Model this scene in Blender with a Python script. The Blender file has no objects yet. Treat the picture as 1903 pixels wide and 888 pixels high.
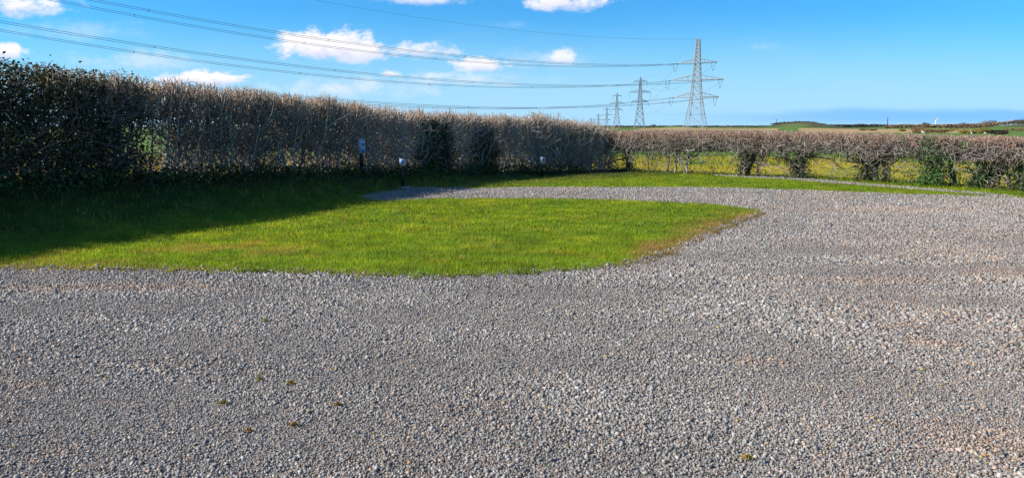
import bpy, math, random
import numpy as np
from mathutils import Vector, Matrix

rng = np.random.default_rng(11)
random.seed(5)
scn = bpy.context.scene
col = scn.collection

# ------------------------------------------------------------------ camera
CAM_H, FPX, PITCH = 1.6, 1374.0, math.radians(8.65)
cd = bpy.data.cameras.new('camera')
cd.sensor_width = 36.0
cd.lens = 36.0 * FPX / 1903.0
cd.clip_start, cd.clip_end = 0.05, 20000.0
cam = bpy.data.objects.new('camera', cd)
cam.location = (0, 0, CAM_H)
cam.rotation_euler = (math.radians(90) - PITCH, 0, 0)
col.objects.link(cam)
scn.camera = cam

# ------------------------------------------------------------------ sun, exposure
SUN_AZ = math.radians(-97.0)      # clockwise from +Y (north of the picture), so the sun stands to the left
SUN_EL = math.radians(34.0)
SUN_DIR = Vector((math.sin(SUN_AZ) * math.cos(SUN_EL), math.cos(SUN_AZ) * math.cos(SUN_EL), math.sin(SUN_EL)))
sl = bpy.data.lights.new('sun', 'SUN')
sl.energy = 5.0
sl.angle = math.radians(0.53)
sl.color = (1.0, 0.91, 0.78)
so = bpy.data.objects.new('sun', sl)
so.rotation_euler = SUN_DIR.to_track_quat('Z', 'Y').to_euler()
so.location = (-30, 0, 40)
col.objects.link(so)
scn.view_settings.view_transform = 'Standard'
scn.view_settings.look = 'None'
scn.view_settings.exposure = 0.55
scn.view_settings.gamma = 1.0
scn.view_settings.use_curve_mapping = False
scn.render.engine = 'CYCLES'
scn.cycles.max_bounces = 6
scn.cycles.diffuse_bounces = 3
scn.cycles.transparent_max_bounces = 4

# ------------------------------------------------------------------ sky with clouds (by direction)
SKY_STRENGTH = 0.085
world = bpy.data.worlds.new('World')
scn.world = world
world.use_nodes = True
world.cycles.sampling_method = 'MANUAL'
world.cycles.sample_map_resolution = 512
wt = world.node_tree
wt.nodes.clear()


class NT:
    """tiny helper for wiring node trees"""
    def __init__(self, tree):
        self.t = tree

    def n(self, typ, **kw):
        nd = self.t.nodes.new(typ)
        for k, v in kw.items():
            setattr(nd, k, v)
        return nd

    def put(self, sock, v):
        if isinstance(v, (int, float)):
            sock.default_value = v
        elif isinstance(v, tuple):
            sock.default_value = v
        else:
            self.t.links.new(v, sock)

    def m(self, op, a, b=0.0, c=0.0, clamp=False):
        nd = self.n('ShaderNodeMath', operation=op, use_clamp=clamp)
        self.put(nd.inputs[0], a)
        self.put(nd.inputs[1], b)
        self.put(nd.inputs[2], c)
        return nd.outputs[0]

    def mix(self, f, a, b, blend='MIX'):
        nd = self.n('ShaderNodeMix', data_type='RGBA', blend_type=blend)
        self.put(nd.inputs[0], f)
        self.put(nd.inputs[6], a)
        self.put(nd.inputs[7], b)
        return nd.outputs[2]

    def noise(self, vec, scale, detail=4.0, rough=0.55, dist=0.0):
        nd = self.n('ShaderNodeTexNoise')
        if vec is not None:
            self.put(nd.inputs['Vector'], vec)
        nd.inputs['Scale'].default_value = scale
        nd.inputs['Detail'].default_value = detail
        nd.inputs['Roughness'].default_value = rough
        nd.inputs['Distortion'].default_value = dist
        return nd

    def step(self, v, lo, hi):
        nd = self.n('ShaderNodeMapRange', interpolation_type='SMOOTHSTEP')
        self.put(nd.inputs['Value'], v)
        nd.inputs['From Min'].default_value = lo
        nd.inputs['From Max'].default_value = hi
        return nd.outputs['Result']


w = NT(wt)
sky = w.n('ShaderNodeTexSky', sky_type='NISHITA')
sky.sun_disc = False
sky.sun_elevation = SUN_EL
sky.sun_rotation = SUN_AZ
sky.altitude = 0
sky.air_density = 1.0
sky.dust_density = 0.6
sky.ozone_density = 2.5

tc = w.n('ShaderNodeTexCoord')
sx = w.n('ShaderNodeSeparateXYZ')
wt.links.new(tc.outputs['Generated'], sx.inputs[0])
ysafe = w.m('MAXIMUM', sx.outputs[1], 0.02)
U = w.m('DIVIDE', sx.outputs[0], ysafe)
V = w.m('DIVIDE', sx.outputs[2], ysafe)
tint = w.mix(w.step(sx.outputs[2], 0.25, 0.6), (0.27, 0.92, 1.45, 1), (0.62, 0.90, 1.10, 1))      # deep azure low down, milder overhead
skycol = w.mix(1.0, sky.outputs[0], tint, 'MULTIPLY')
front = w.step(sx.outputs[1], 0.05, 0.2)
comb = w.n('ShaderNodeCombineXYZ')
wt.links.new(U, comb.inputs[0])
wt.links.new(w.m('MULTIPLY', V, 1.7), comb.inputs[1])
nz1 = w.noise(comb.outputs[0], 22.0, 9.0, 0.66, 0.2)
nz2 = w.noise(comb.outputs[0], 5.0, 3.0, 0.5)
nf = w.m('SUBTRACT', nz1.outputs['Fac'], 0.5)

# one node group describes one cumulus: centre, radii, strength -> density, height inside the cloud
cg = bpy.data.node_groups.new('cumulus', 'ShaderNodeTree')
for nm in ('u', 'v', 'noise', 'cu', 'cv', 'ru', 'rv', 'strength', 'soft'):
    cg.interface.new_socket(nm, in_out='INPUT', socket_type='NodeSocketFloat')
cg.interface.new_socket('density', in_out='OUTPUT', socket_type='NodeSocketFloat')
cg.interface.new_socket('height', in_out='OUTPUT', socket_type='NodeSocketFloat')
g = NT(cg)
gi = g.n('NodeGroupInput')
go = g.n('NodeGroupOutput')
du = g.m('DIVIDE', g.m('SUBTRACT', gi.outputs['u'], gi.outputs['cu']), gi.outputs['ru'])
dv0 = g.m('DIVIDE', g.m('SUBTRACT', gi.outputs['v'], gi.outputs['cv']), gi.outputs['rv'])
dv = g.m('MULTIPLY', dv0, g.m('ADD', 1.0, g.m('MULTIPLY', g.m('LESS_THAN', dv0, 0.0), 0.35)))
r2 = g.m('ADD', g.m('MULTIPLY', du, du), g.m('MULTIPLY', dv, dv))
core = g.m('SUBTRACT', 1.0, g.m('SQRT', r2))
dd = g.m('ADD', core, g.m('MULTIPLY', gi.outputs['noise'], 2.8))
mr = g.n('ShaderNodeMapRange', interpolation_type='SMOOTHSTEP')
cg.links.new(dd, mr.inputs['Value'])
mr.inputs['From Min'].default_value = 0.02
cg.links.new(gi.outputs['soft'], mr.inputs['From Max'])
far_cut = g.m('LESS_THAN', r2, 7.0)
und = g.n('ShaderNodeMapRange', interpolation_type='SMOOTHSTEP')      # the undersides thin out, the tops stay crisp
cg.links.new(dv0, und.inputs['Value'])
und.inputs['From Min'].default_value = -1.15
und.inputs['From Max'].default_value = -0.1
und.inputs['To Min'].default_value = 0.10
far_cut = g.m('MULTIPLY', far_cut, und.outputs[0])
cg.links.new(g.m('MULTIPLY', g.m('MULTIPLY', mr.outputs[0], gi.outputs['strength']), far_cut), go.inputs['density'])
cg.links.new(dv0, go.inputs['height'])

CP, SP = math.cos(PITCH), math.sin(PITCH)


def ray(px, py):
    x, u = (px - 951.5) / FPX, (444.0 - py) / FPX
    return x, CP + SP * u, -SP + CP * u


CLOUDS = [  # pixel centre, radii, strength, softness
    (30, 16, 95, 26, 0.95, 0.5), (8, 100, 40, 18, 0.95, 0.35), (620, 92, 98, 34, 1.0, 0.35),
    (770, 96, 66, 20, 0.85, 0.55), (892, 122, 48, 16, 0.95, 0.4), (372, 147, 95, 17, 1.0, 0.35),
    (655, 158, 75, 24, 0.5, 0.9), (1050, 6, 72, 20, 0.95, 0.45), (785, 2, 85, 12, 0.7, 0.7),
    (1048, 107, 28, 16, 0.85, 0.5), (995, 108, 38, 16, 0.4, 0.9), (230, 118, 40, 14, 0.42, 0.8),
    (330, 112, 55, 12, 0.35, 0.9), (1420, 88, 40, 10, 0.18, 0.9), (812, 142, 55, 11, 0.65, 0.7),
    (270, 118, 130, 22, 0.45, 0.8), (640, 165, 160, 28, 0.55, 0.8), (850, 150, 160, 18, 0.5, 0.8), (130, 60, 160, 24, 0.25, 0.8), (1020, 112, 100, 22, 0.4, 0.8),
    (722, 138, 26, 10, 0.8, 0.6), (935, 157, 60, 9, 0.4, 0.9), (1085, 108, 40, 12, 0.25, 0.9), (950, 46, 40, 10, 0.15, 0.9)]
acc = None
hacc = None
for (px, py, rx, ry, st, sf) in CLOUDS:
    a, b, c = ray(px, py)
    gn = w.n('ShaderNodeGroup')
    gn.node_tree = cg
    wt.links.new(U, gn.inputs['u'])
    wt.links.new(V, gn.inputs['v'])
    wt.links.new(nf, gn.inputs['noise'])
    gn.inputs['cu'].default_value = a / b
    gn.inputs['cv'].default_value = c / b
    gn.inputs['ru'].default_value = rx / FPX * 1.28
    gn.inputs['rv'].default_value = ry / FPX * 1.22
    gn.inputs['strength'].default_value = st
    gn.inputs['soft'].default_value = sf * 1.6
    d_, h_ = gn.outputs['density'], gn.outputs['height']
    wh = w.m('MULTIPLY', d_, h_)
    acc = d_ if acc is None else w.m('MAXIMUM', acc, d_)
    hacc = wh if hacc is None else w.m('ADD', hacc, wh)
cl_d = w.m('MULTIPLY', acc, front, clamp=True)
# cloud colour: bright tops, lilac grey undersides
hh = w.step(w.m('ADD', hacc, w.m('MULTIPLY', nf, 1.6)), -0.75, 0.3)
cloudcol = w.mix(hh, (4.6, 5.2, 8.2, 1), (8.4, 8.2, 8.5, 1))
# a low bank of blue grey cloud near the horizon, and a pale glow over it
vb = w.m('ADD', V, w.m('MULTIPLY', w.m('SUBTRACT', nz2.outputs['Fac'], 0.5), 0.03))
pale = w.m('MULTIPLY', w.step(vb, 0.155, 0.015), 0.92)
skycol = w.mix(pale, skycol, (3.6, 6.25, 8.6, 1))
bank = w.m('MULTIPLY', w.m('MULTIPLY', w.step(vb, 0.026, 0.015), w.step(V, -0.004, 0.012)), w.step(U, 0.12, 0.5))
bank = w.m('MULTIPLY', bank, 0.9)
skycol = w.mix(bank, skycol, (1.9, 4.6, 8.4, 1))
skycol = w.mix(cl_d, skycol, cloudcol)
bg = w.n('ShaderNodeBackground')
wt.links.new(skycol, bg.inputs['Color'])
bg.inputs['Strength'].default_value = SKY_STRENGTH
wo = w.n('ShaderNodeOutputWorld')
wt.links.new(bg.outputs[0], wo.inputs[0])


# ------------------------------------------------------------------ helpers
def tag(o, label=None, cat=None, group=None, kind=None):
    if label: o['label'] = label
    if cat: o['category'] = cat
    if group: o['group'] = group
    if kind: o['kind'] = kind
    return o


def empty(name, loc, rz=0.0):
    o = bpy.data.objects.new(name, None)
    o.empty_display_size = 0.2
    o.location = loc
    o.rotation_euler = (0, 0, rz)
    col.objects.link(o)
    return o


def mesh_obj(name, verts, faces, mats, parent=None, colour=None, smooth=False, mat_index=None):
    """verts (N,3); faces (M,k) array; colour (N,3) linear albedo. World coordinates: parented parts are moved into the parent's frame."""
    verts = np.asarray(verts, dtype=np.float32)
    faces = np.asarray(faces, dtype=np.int32)
    if parent is not None:
        mi = np.array(Matrix.LocRotScale(parent.location, parent.rotation_euler, None).inverted(), dtype=np.float32)
        verts = verts @ mi[:3, :3].T + mi[:3, 3]
    me = bpy.data.meshes.new(name)
    n, k = faces.shape
    me.vertices.add(len(verts))
    me.vertices.foreach_set('co', verts.ravel())
    me.loops.add(n * k)
    me.loops.foreach_set('vertex_index', faces.ravel())
    me.polygons.add(n)
    me.polygons.foreach_set('loop_start', np.arange(0, n * k, k, dtype=np.int32))
    me.polygons.foreach_set('loop_total', np.full(n, k, dtype=np.int32))
    if smooth:
        me.polygons.foreach_set('use_smooth', np.ones(n, dtype=bool))
    mats = mats if isinstance(mats, (list, tuple)) else [mats]
    for mm in mats:
        me.materials.append(mm)
    if mat_index is not None:
        me.polygons.foreach_set('material_index', np.asarray(mat_index, dtype=np.int32))
    if colour is not None:
        at = me.attributes.new('Col', 'FLOAT_COLOR', 'POINT')
        c4 = np.ones((len(verts), 4), dtype=np.float32)
        c4[:, :3] = colour
        at.data.foreach_set('color', c4.ravel())
    me.update(calc_edges=True)
    o = bpy.data.objects.new(name, me)
    col.objects.link(o)
    if parent is not None:
        o.parent = parent
    return o


def G(px, py, z=0.0):
    """point of the real ground (height z) seen at a photograph position"""
    x, y, d = ray(px, py)
    t = (z - CAM_H) / d
    return np.array([x * t, y * t])


def at_depth(px, depth):
    return (px - 951.5) / FPX * depth


def vnoise(x, y, scale, seed=0):
    """value noise in [0,1]"""
    r = np.random.default_rng(seed)
    tab = r.random((256, 256))
    x = np.asarray(x) * scale + 1000.3
    y = np.asarray(y) * scale + 1000.7
    xi, yi = np.floor(x).astype(int), np.floor(y).astype(int)
    fx, fy = x - xi, y - yi
    fx, fy = fx * fx * (3 - 2 * fx), fy * fy * (3 - 2 * fy)
    a = tab[xi % 256, yi % 256]; b = tab[(xi + 1) % 256, yi % 256]
    c = tab[xi % 256, (yi + 1) % 256]; d = tab[(xi + 1) % 256, (yi + 1) % 256]
    return (a * (1 - fx) + b * fx) * (1 - fy) + (c * (1 - fx) + d * fx) * fy


def fbm(x, y, scale, seed=0, octaves=4):
    s, a, t = 0.0, 0.5, 0.0
    for k in range(octaves):
        s = s + a * vnoise(x, y, scale * 2 ** k, seed + 17 * k)
        t += a
        a *= 0.5
    return s / t


def inside(poly, x, y):
    poly = np.asarray(poly)
    r = np.zeros(np.shape(x), dtype=bool)
    n = len(poly)
    for i in range(n):
        x0, y0 = poly[i]; x1, y1 = poly[(i + 1) % n]
        c = ((y0 > y) != (y1 > y))
        with np.errstate(divide='ignore', invalid='ignore'):
            xx = (x1 - x0) * (y - y0) / (y1 - y0) + x0
        r ^= c & (x < xx)
    return r


def poly_dist(line, x, y, closed=False):
    """distance to a polyline, and the arc length of the nearest point"""
    line = np.asarray(line, dtype=float)
    pts = list(line) + ([line[0]] if closed else [])
    best = np.full(np.shape(x), 1e9); arc = np.zeros(np.shape(x)); side = np.zeros(np.shape(x))
    s0 = 0.0
    for a, b in zip(pts[:-1], pts[1:]):
        d = b - a
        L = math.hypot(*d)
        t = np.clip(((x - a[0]) * d[0] + (y - a[1]) * d[1]) / (L * L), 0, 1)
        qx, qy = a[0] + t * d[0], a[1] + t * d[1]
        dist = np.hypot(x - qx, y - qy)
        m = dist < best
        best = np.where(m, dist, best)
        arc = np.where(m, s0 + t * L, arc)
        side = np.where(m, np.sign(d[0] * (y - a[1]) - d[1] * (x - a[0])), side)
        s0 += L
    return best, arc, side


class Curve:
    def __init__(self, pts):
        self.p = np.asarray(pts, dtype=float)
        self.L = np.concatenate([[0], np.cumsum(np.hypot(*np.diff(self.p, axis=0).T))])
        self.len = self.L[-1]

    def at(self, s):
        return np.stack([np.interp(s, self.L, self.p[:, 0]), np.interp(s, self.L, self.p[:, 1])], -1)

    def nrm(self, s):
        """unit normal on the right hand of travel (the yard side)"""
        t = self.at(np.clip(s + 0.4, 0, self.len)) - self.at(np.clip(s - 0.4, 0, self.len))
        t /= np.linalg.norm(t, axis=-1, keepdims=True) + 1e-9
        return np.stack([t[..., 1], -t[..., 0]], -1)

    def tan(self, s):
        n = self.nrm(s)
        return np.stack([-n[..., 1], n[..., 0]], -1)

    def s_at_px(self, px):
        """arc length where the curve crosses a given azimuth"""
        k = (px - 951.5) / FPX
        ss = np.linspace(0, self.len, 4000)
        q = self.at(ss)
        return ss[np.argmin(np.abs(q[:, 0] - k * q[:, 1] * 1.0 / 1.0))]


# two hedge lines: the tall one on a bank along the left, the low one closing the far right side
HL = Curve([(-12.2, 4.8), (-8.2, 12.0), (-3.2, 21.0), (-0.1, 24.3), (3.4, 26.0)])
HR = Curve([(3.4, 26.0), (12.1, 17.5), (14.6, 15.1)])


def ground_z(x, y):
    x = np.asarray(x, dtype=float); y = np.asarray(y, dtype=float)
    d, s, _ = poly_dist(HL.p, x, y)
    f = s / HL.len
    top = np.interp(f, [0, 0.3, 0.62, 0.8, 1.0], [0.66, 0.64, 0.34, 0.14, 0.03])
    wd = np.interp(f, [0, 0.3, 0.62, 0.8, 1.0], [2.9, 2.7, 2.6, 2.2, 2.0])
    t = np.clip(1 - np.maximum(d - 0.5, 0) / wd, 0, 1)
    z = top * t * t * (3 - 2 * t)
    z = z + (fbm(x, y, 1.1, 4, 3) - 0.5) * 0.18 * np.clip(z / 0.2, 0, 1)      # lumpy bank
    d2, s2, _ = poly_dist(HR.p, x, y)
    w2 = np.interp(s2 / HR.len, [0, 0.3, 0.5, 0.75, 0.85, 1.0], [0.02, 0.11, 0.14, 0.10, 0.0, -0.02])
    z = np.maximum(z, 0) + w2 * np.exp(-(d2 / 1.9) ** 2)
    near = np.clip(1 - np.hypot(x, y) / 40.0, 0, 1)
    z = z + (fbm(x, y, 0.55, 3, 3) - 0.5) * 0.05 * near
    return z


# ------------------------------------------------------------------ materials
def pbsdf(name, rough=0.8, spec=0.3):
    m = bpy.data.materials.new(name)
    m.use_nodes = True
    t = NT(m.node_tree)
    b = m.node_tree.nodes['Principled BSDF']
    b.inputs['Roughness'].default_value = rough
    b.inputs['Specular IOR Level'].default_value = spec
    return m, t, b


def attr_mat(name, rough=0.8, spec=0.3, vary=0.25, scale=30.0, translucent=0.0, bump=0.0):
    m, t, b = pbsdf(name, rough, spec)
    a = t.n('ShaderNodeAttribute', attribute_name='Col')
    geo = t.n('ShaderNodeNewGeometry')
    nz = t.noise(geo.outputs['Position'], scale, 3.0)
    v = t.m('ADD', 1.0 - vary, t.m('MULTIPLY', nz.outputs['Fac'], 2 * vary))
    h = t.n('ShaderNodeVectorMath', operation='SCALE')
    m.node_tree.links.new(a.outputs['Color'], h.inputs[0])
    m.node_tree.links.new(v, h.inputs['Scale'])
    m.node_tree.links.new(h.outputs[0], b.inputs['Base Color'])
    if bump:
        bp = t.n('ShaderNodeBump')
        bp.inputs['Strength'].default_value = bump
        bp.inputs['Distance'].default_value = 0.01
        m.node_tree.links.new(nz.outputs['Fac'], bp.inputs['Height'])
        m.node_tree.links.new(bp.outputs[0], b.inputs['Normal'])
    if translucent:
        tr = t.n('ShaderNodeBsdfTranslucent')
        through = t.mix(1.0, h.outputs[0], (1.6, 1.5, 0.6, 1), 'MULTIPLY')
        m.node_tree.links.new(through, tr.inputs['Color'])
        mx = t.n('ShaderNodeMixShader')
        mx.inputs[0].default_value = translucent
        m.node_tree.links.new(b.outputs[0], mx.inputs[1])
        m.node_tree.links.new(tr.outputs[0], mx.inputs[2])
        out = [n for n in m.node_tree.nodes if n.type == 'OUTPUT_MATERIAL'][0]
        m.node_tree.links.new(mx.outputs[0], out.inputs[0])
    return m


def plain_mat(name, colour, rough=0.6, spec=0.3, metal=0.0, vary=0.12, scale=12.0):
    m, t, b = pbsdf(name, rough, spec)
    geo = t.n('ShaderNodeNewGeometry')
    nz = t.noise(geo.outputs['Position'], scale, 4.0)
    lo = tuple(c * (1 - vary) for c in colour) + (1,)
    hi = tuple(min(1, c * (1 + vary)) for c in colour) + (1,)
    m.node_tree.links.new(t.mix(nz.outputs['Fac'], lo, hi), b.inputs['Base Color'])
    b.inputs['Metallic'].default_value = metal
    return m


M_GRASS = attr_mat('grass_blade', 0.55, 0.25, 0.1, 3.0, translucent=0.5)
M_LEAF = attr_mat('leaf', 0.5, 0.45, 0.2, 6.0, translucent=0.2)
M_TWIG = attr_mat('bark_twig', 0.85, 0.2, 0.3, 25.0)
M_STONE = attr_mat('crushed_stone', 0.8, 0.25, 0.22, 90.0)
M_LAND = attr_mat('land', 0.95, 0.1, 0.35, 0.9, bump=0.0)
M_STEEL = plain_mat('galvanised_steel', (0.36, 0.37, 0.38), 0.5, 0.4, 0.0, 0.15, 0.4)
M_STEEL_FAR = plain_mat('weathered_steel', (0.27, 0.30, 0.33), 0.55, 0.4, 0.0, 0.15, 0.2)
M_CABLE = plain_mat('aluminium_cable', (0.16, 0.17, 0.17), 0.5, 0.4, 0.0, 0.1, 0.1)
M_GLASSINS = plain_mat('insulator', (0.20, 0.21, 0.22), 0.3, 0.5)
M_BLACKPOST = plain_mat('black_post', (0.012, 0.012, 0.014), 0.5, 0.4)
M_WHITE = plain_mat('white_board', (0.40, 0.43, 0.47), 0.4, 0.4, 0.0, 0.05)
M_BLUE = plain_mat('blue_panel', (0.05, 0.20, 0.55), 0.4, 0.4, 0.0, 0.05)
M_DARKPANEL = plain_mat('dark_panel', (0.03, 0.05, 0.10), 0.4, 0.4)
M_WOOD = plain_mat('old_wood', (0.22, 0.16, 0.09), 0.85, 0.2, 0.0, 0.3, 30)
M_CONCRETE = plain_mat('concrete_slab', (0.22, 0.20, 0.19), 0.9, 0.2, 0.0, 0.25, 20)
M_TURB = plain_mat('turbine_white', (0.8, 0.8, 0.8), 0.4, 0.3, 0.0, 0.02)


# ------------------------------------------------------------------ mesh kits
def tubes(P0, P1, R0, R1, sides=3):
    """separate tapered prisms for arrays of segments"""
    P0 = np.asarray(P0, float); P1 = np.asarray(P1, float)
    n = len(P0)
    R0 = np.broadcast_to(np.asarray(R0, float), (n,)); R1 = np.broadcast_to(np.asarray(R1, float), (n,))
    d = P1 - P0
    d /= np.linalg.norm(d, axis=1, keepdims=True) + 1e-9
    ref = np.where(np.abs(d[:, 2:3]) > 0.9, np.array([[1.0, 0, 0]]), np.array([[0, 0, 1.0]]))
    a = np.cross(d, ref); a /= np.linalg.norm(a, axis=1, keepdims=True) + 1e-9
    b = np.cross(d, a)
    ang = np.arange(sides) * 2 * math.pi / sides
    c, s = np.cos(ang), np.sin(ang)
    ring = a[:, None, :] * c[None, :, None] + b[:, None, :] * s[None, :, None]
    V0 = P0[:, None, :] + ring * R0[:, None, None]
    V1 = P1[:, None, :] + ring * R1[:, None, None]
    V = np.concatenate([V0, V1], 1).reshape(-1, 3)
    k = np.arange(sides); k2 = (k + 1) % sides
    f = np.stack([k, k2, k2 + sides, k + sides], 1)
    F = (np.arange(n)[:, None, None] * (2 * sides) + f[None]).reshape(-1, 4)
    return V, F


def join(parts):
    Vs, Fs, off = [], [], 0
    for V, F in parts:
        Vs.append(V); Fs.append(F + off); off += len(V)
    return np.concatenate(Vs), np.concatenate(Fs)


def box(c, size, rz=0.0):
    x, y, z = (q / 2 for q in size)
    v = np.array([(sx * x, sy * y, sz * z) for sx in (-1, 1) for sy in (-1, 1) for sz in (-1, 1)], float)
    cz, sz_ = math.cos(rz), math.sin(rz)
    v = v @ np.array([[cz, sz_, 0], [-sz_, cz, 0], [0, 0, 1]])
    f = np.array([(0, 1, 3, 2), (4, 6, 7, 5), (0, 4, 5, 1), (2, 3, 7, 6), (0, 2, 6, 4), (1, 5, 7, 3)])
    return v + np.asarray(c, float), f


def leaves(P, size, up=0.4, r=None):
    """kite shaped leaf faces, creased along the middle, at points P"""
    r = r or rng
    n = len(P)
    size = np.broadcast_to(np.asarray(size, float), (n,))
    nrm = r.normal(size=(n, 3)); nrm[:, 2] = np.abs(nrm[:, 2]) + up
    nrm /= np.linalg.norm(nrm, axis=1, keepdims=True)
    t = np.cross(nrm, r.normal(size=(n, 3))); t /= np.linalg.norm(t, axis=1, keepdims=True) + 1e-9
    b = np.cross(nrm, t)
    L = size[:, None]
    v0 = P - t * L * 0.5
    v1 = P + b * L * 0.32 + nrm * L * 0.08
    v2 = P + t * L * 0.5
    v3 = P - b * L * 0.32 + nrm * L * 0.08
    V = np.stack([v0, v1, v2, v3], 1).reshape(-1, 3)
    i = np.arange(n)[:, None] * 4
    F = np.concatenate([i + np.array([[0, 1, 2]]), i + np.array([[0, 2, 3]])], 0)
    return V, F


def twig_chains(P, D, seglen, nseg, r0, r1, jitter=0.5, zmax=None, r=None, lift=0.12):
    """random walks from points P in directions D: returns arrays of segments, with the fraction along the twig"""
    r = r or rng
    n = len(P)
    A, B, RA, RB, ID, LIVE = [], [], [], [], [], []
    alive = np.ones(n, dtype=bool)
    p = P.copy(); d = D.copy()
    r0 = np.broadcast_to(np.asarray(r0, float), (n,)); r1 = np.broadcast_to(np.asarray(r1, float), (n,))
    seglen = np.broadcast_to(np.asarray(seglen, float), (n,))
    for k in range(nseg):
        d = d + r.normal(size=(n, 3)) * jitter + np.array([0, 0, lift])
        d /= np.linalg.norm(d, axis=1, keepdims=True) + 1e-9
        q = p + d * (seglen * r.uniform(0.7, 1.3, n))[:, None]
        if zmax is not None:
            alive &= q[:, 2] < zmax
        LIVE.append(alive.copy())
        A.append(p); B.append(q)
        RA.append(r0 + (r1 - r0) * k / nseg); RB.append(r0 + (r1 - r0) * (k + 1) / nseg)
        ID.append(np.arange(n))
        p = q
    A, B = np.concatenate(A), np.concatenate(B)
    keep = (np.linalg.norm(B - A, axis=1) > 0.01) & np.concatenate(LIVE)
    return A[keep], B[keep], np.concatenate(RA)[keep], np.concatenate(RB)[keep], np.concatenate(ID)[keep]


def seg_colours(c, sides=3):
    return np.repeat(c, 2 * sides, axis=0)


# ------------------------------------------------------------------ the land
def grid_sheet(name, mask_fn, x0, x1, y0, y1, step, dz, mat, kind='structure', colour_fn=None):
    xs = np.arange(x0, x1 + step, step); ys = np.arange(y0, y1 + step, step)
    X, Y = np.meshgrid(xs, ys, indexing='ij')
    cx, cy = (X[:-1, :-1] + step / 2), (Y[:-1, :-1] + step / 2)
    msk = mask_fn(cx, cy)
    Z = ground_z(X, Y) + dz
    idx = np.arange(X.size).reshape(X.shape)
    F = np.stack([idx[:-1, :-1], idx[1:, :-1], idx[1:, 1:], idx[:-1, 1:]], -1)[msk]
    used = np.unique(F)
    remap = np.zeros(X.size, dtype=int); remap[used] = np.arange(len(used))
    V = np.stack([X.ravel(), Y.ravel(), Z.ravel()], -1)[used]
    c = colour_fn(V[:, 0], V[:, 1]) if colour_fn else None
    o = mesh_obj(name, V, remap[F], mat, colour=c, smooth=True)
    if kind: o['kind'] = kind
    return o


def far_height(x, y):
    d = np.hypot(x, y)
    px = 951.5 + FPX * x / np.maximum(y, 1.0)
    z = np.zeros_like(d)
    for (pc, dist, wpx, wd, h) in [(1258, 620, 34, 90, 2.6), (1480, 720, 62, 130, 5.4), (1760, 900, 130, 160, 2.4),
                                   (1890, 700, 60, 120, 3.0), (1600, 1500, 300, 300, 1.2), (1000, 900, 150, 150, 1.5)]:
        z += h * np.exp(-((px - pc) / wpx) ** 2 - ((d - dist) / wd) ** 2)
    z += (fbm(x, y, 0.012, 9, 3) - 0.5) * 0.5 * np.clip((d - 60) / 300, 0, 1)
    return np.where(y > 10, z, (fbm(x, y, 0.012, 9, 3) - 0.5) * 0.6 * np.clip((d - 60) / 300, 0, 1))


def land_colour(x, y):
    d = np.hypot(x, y)
    px = 951.5 + FPX * x / np.maximum(y, 1.0)
    n1 = fbm(x, y, 0.35, 21, 4); n2 = fbm(x, y, 0.05, 22, 4); n3 = fbm(x, y, 1.6, 23, 3)
    c = np.zeros(d.shape + (3,))
    olive = np.array([0.36, 0.29, 0.015]); straw = np.array([0.42, 0.27, 0.05]); green = np.array([0.13, 0.19, 0.02])
    pasture = np.array([0.10, 0.17, 0.03]); tan = np.array([0.38, 0.27, 0.13]); scrub = np.array([0.07, 0.075, 0.035])
    f = np.clip((n1 - 0.35) * 2.2, 0, 1)[..., None]
    near = olive * (1 - f) + green * f
    f3 = np.clip((n3 - 0.55) * 3, 0, 1)[..., None] * 0.6
    near = near * (1 - f3) + straw * f3
    lft = np.clip((1150 - px) / 120, 0, 1)[..., None] * 0.75           # brambly rough ground behind the left hedge
    near = near * (1 - lft) + np.array([0.17, 0.125, 0.055]) * (0.7 + 0.6 * n3[..., None]) * lft
    g2 = np.clip((d - 40 + (n2 - .5) * 6) / 3, 0, 1)[..., None]
    c = near * (1 - g2) + (pasture * (0.8 + 0.5 * n1[..., None])) * g2
    # stubble beyond the pasture, on the right, and a thin tan strip further left
    tz = ((d > 215 + 60 * (n2 - .5)) & (d < 520) & (px > 1480) & (px < 1790 + 60 * (n2 - .5))) | ((d > 330) & (d < 520) & (px > 1180) & (px < 1440))
    hill = (d > 600) & (d < 860) & (px > 1415) & (px < 1570) & (vnoise(x, y, 0.09, 31) + (px - 1490) / 400 > 0.55)
    hill |= (d > 540) & (d < 700) & (px > 1215) & (px < 1300) & (vnoise(x, y, 0.09, 32) > 0.5)
    c = np.where(hill[..., None], scrub * (0.8 + 0.6 * n1[..., None]), c)
    hh_ = np.clip((far_height(x, y) - 1.2) / 2.0, 0, 1)[..., None] * 0.8 * ((d > 450) & (d < 1100))[..., None]
    c = c * (1 - hh_) + np.array([0.15, 0.14, 0.055]) * (0.6 + 0.8 * n1[..., None]) * hh_
    tz |= (d > 900) & (n2 > 0.56)
    c = np.where(tz[..., None], tan * (0.8 + 0.4 * n1[..., None]), c)
    sc = (d > 560) & (n2 > 0.5) & (d < 900)
    c = np.where(sc[..., None], scrub * (0.7 + 0.6 * n1[..., None]), c)
    return c


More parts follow.
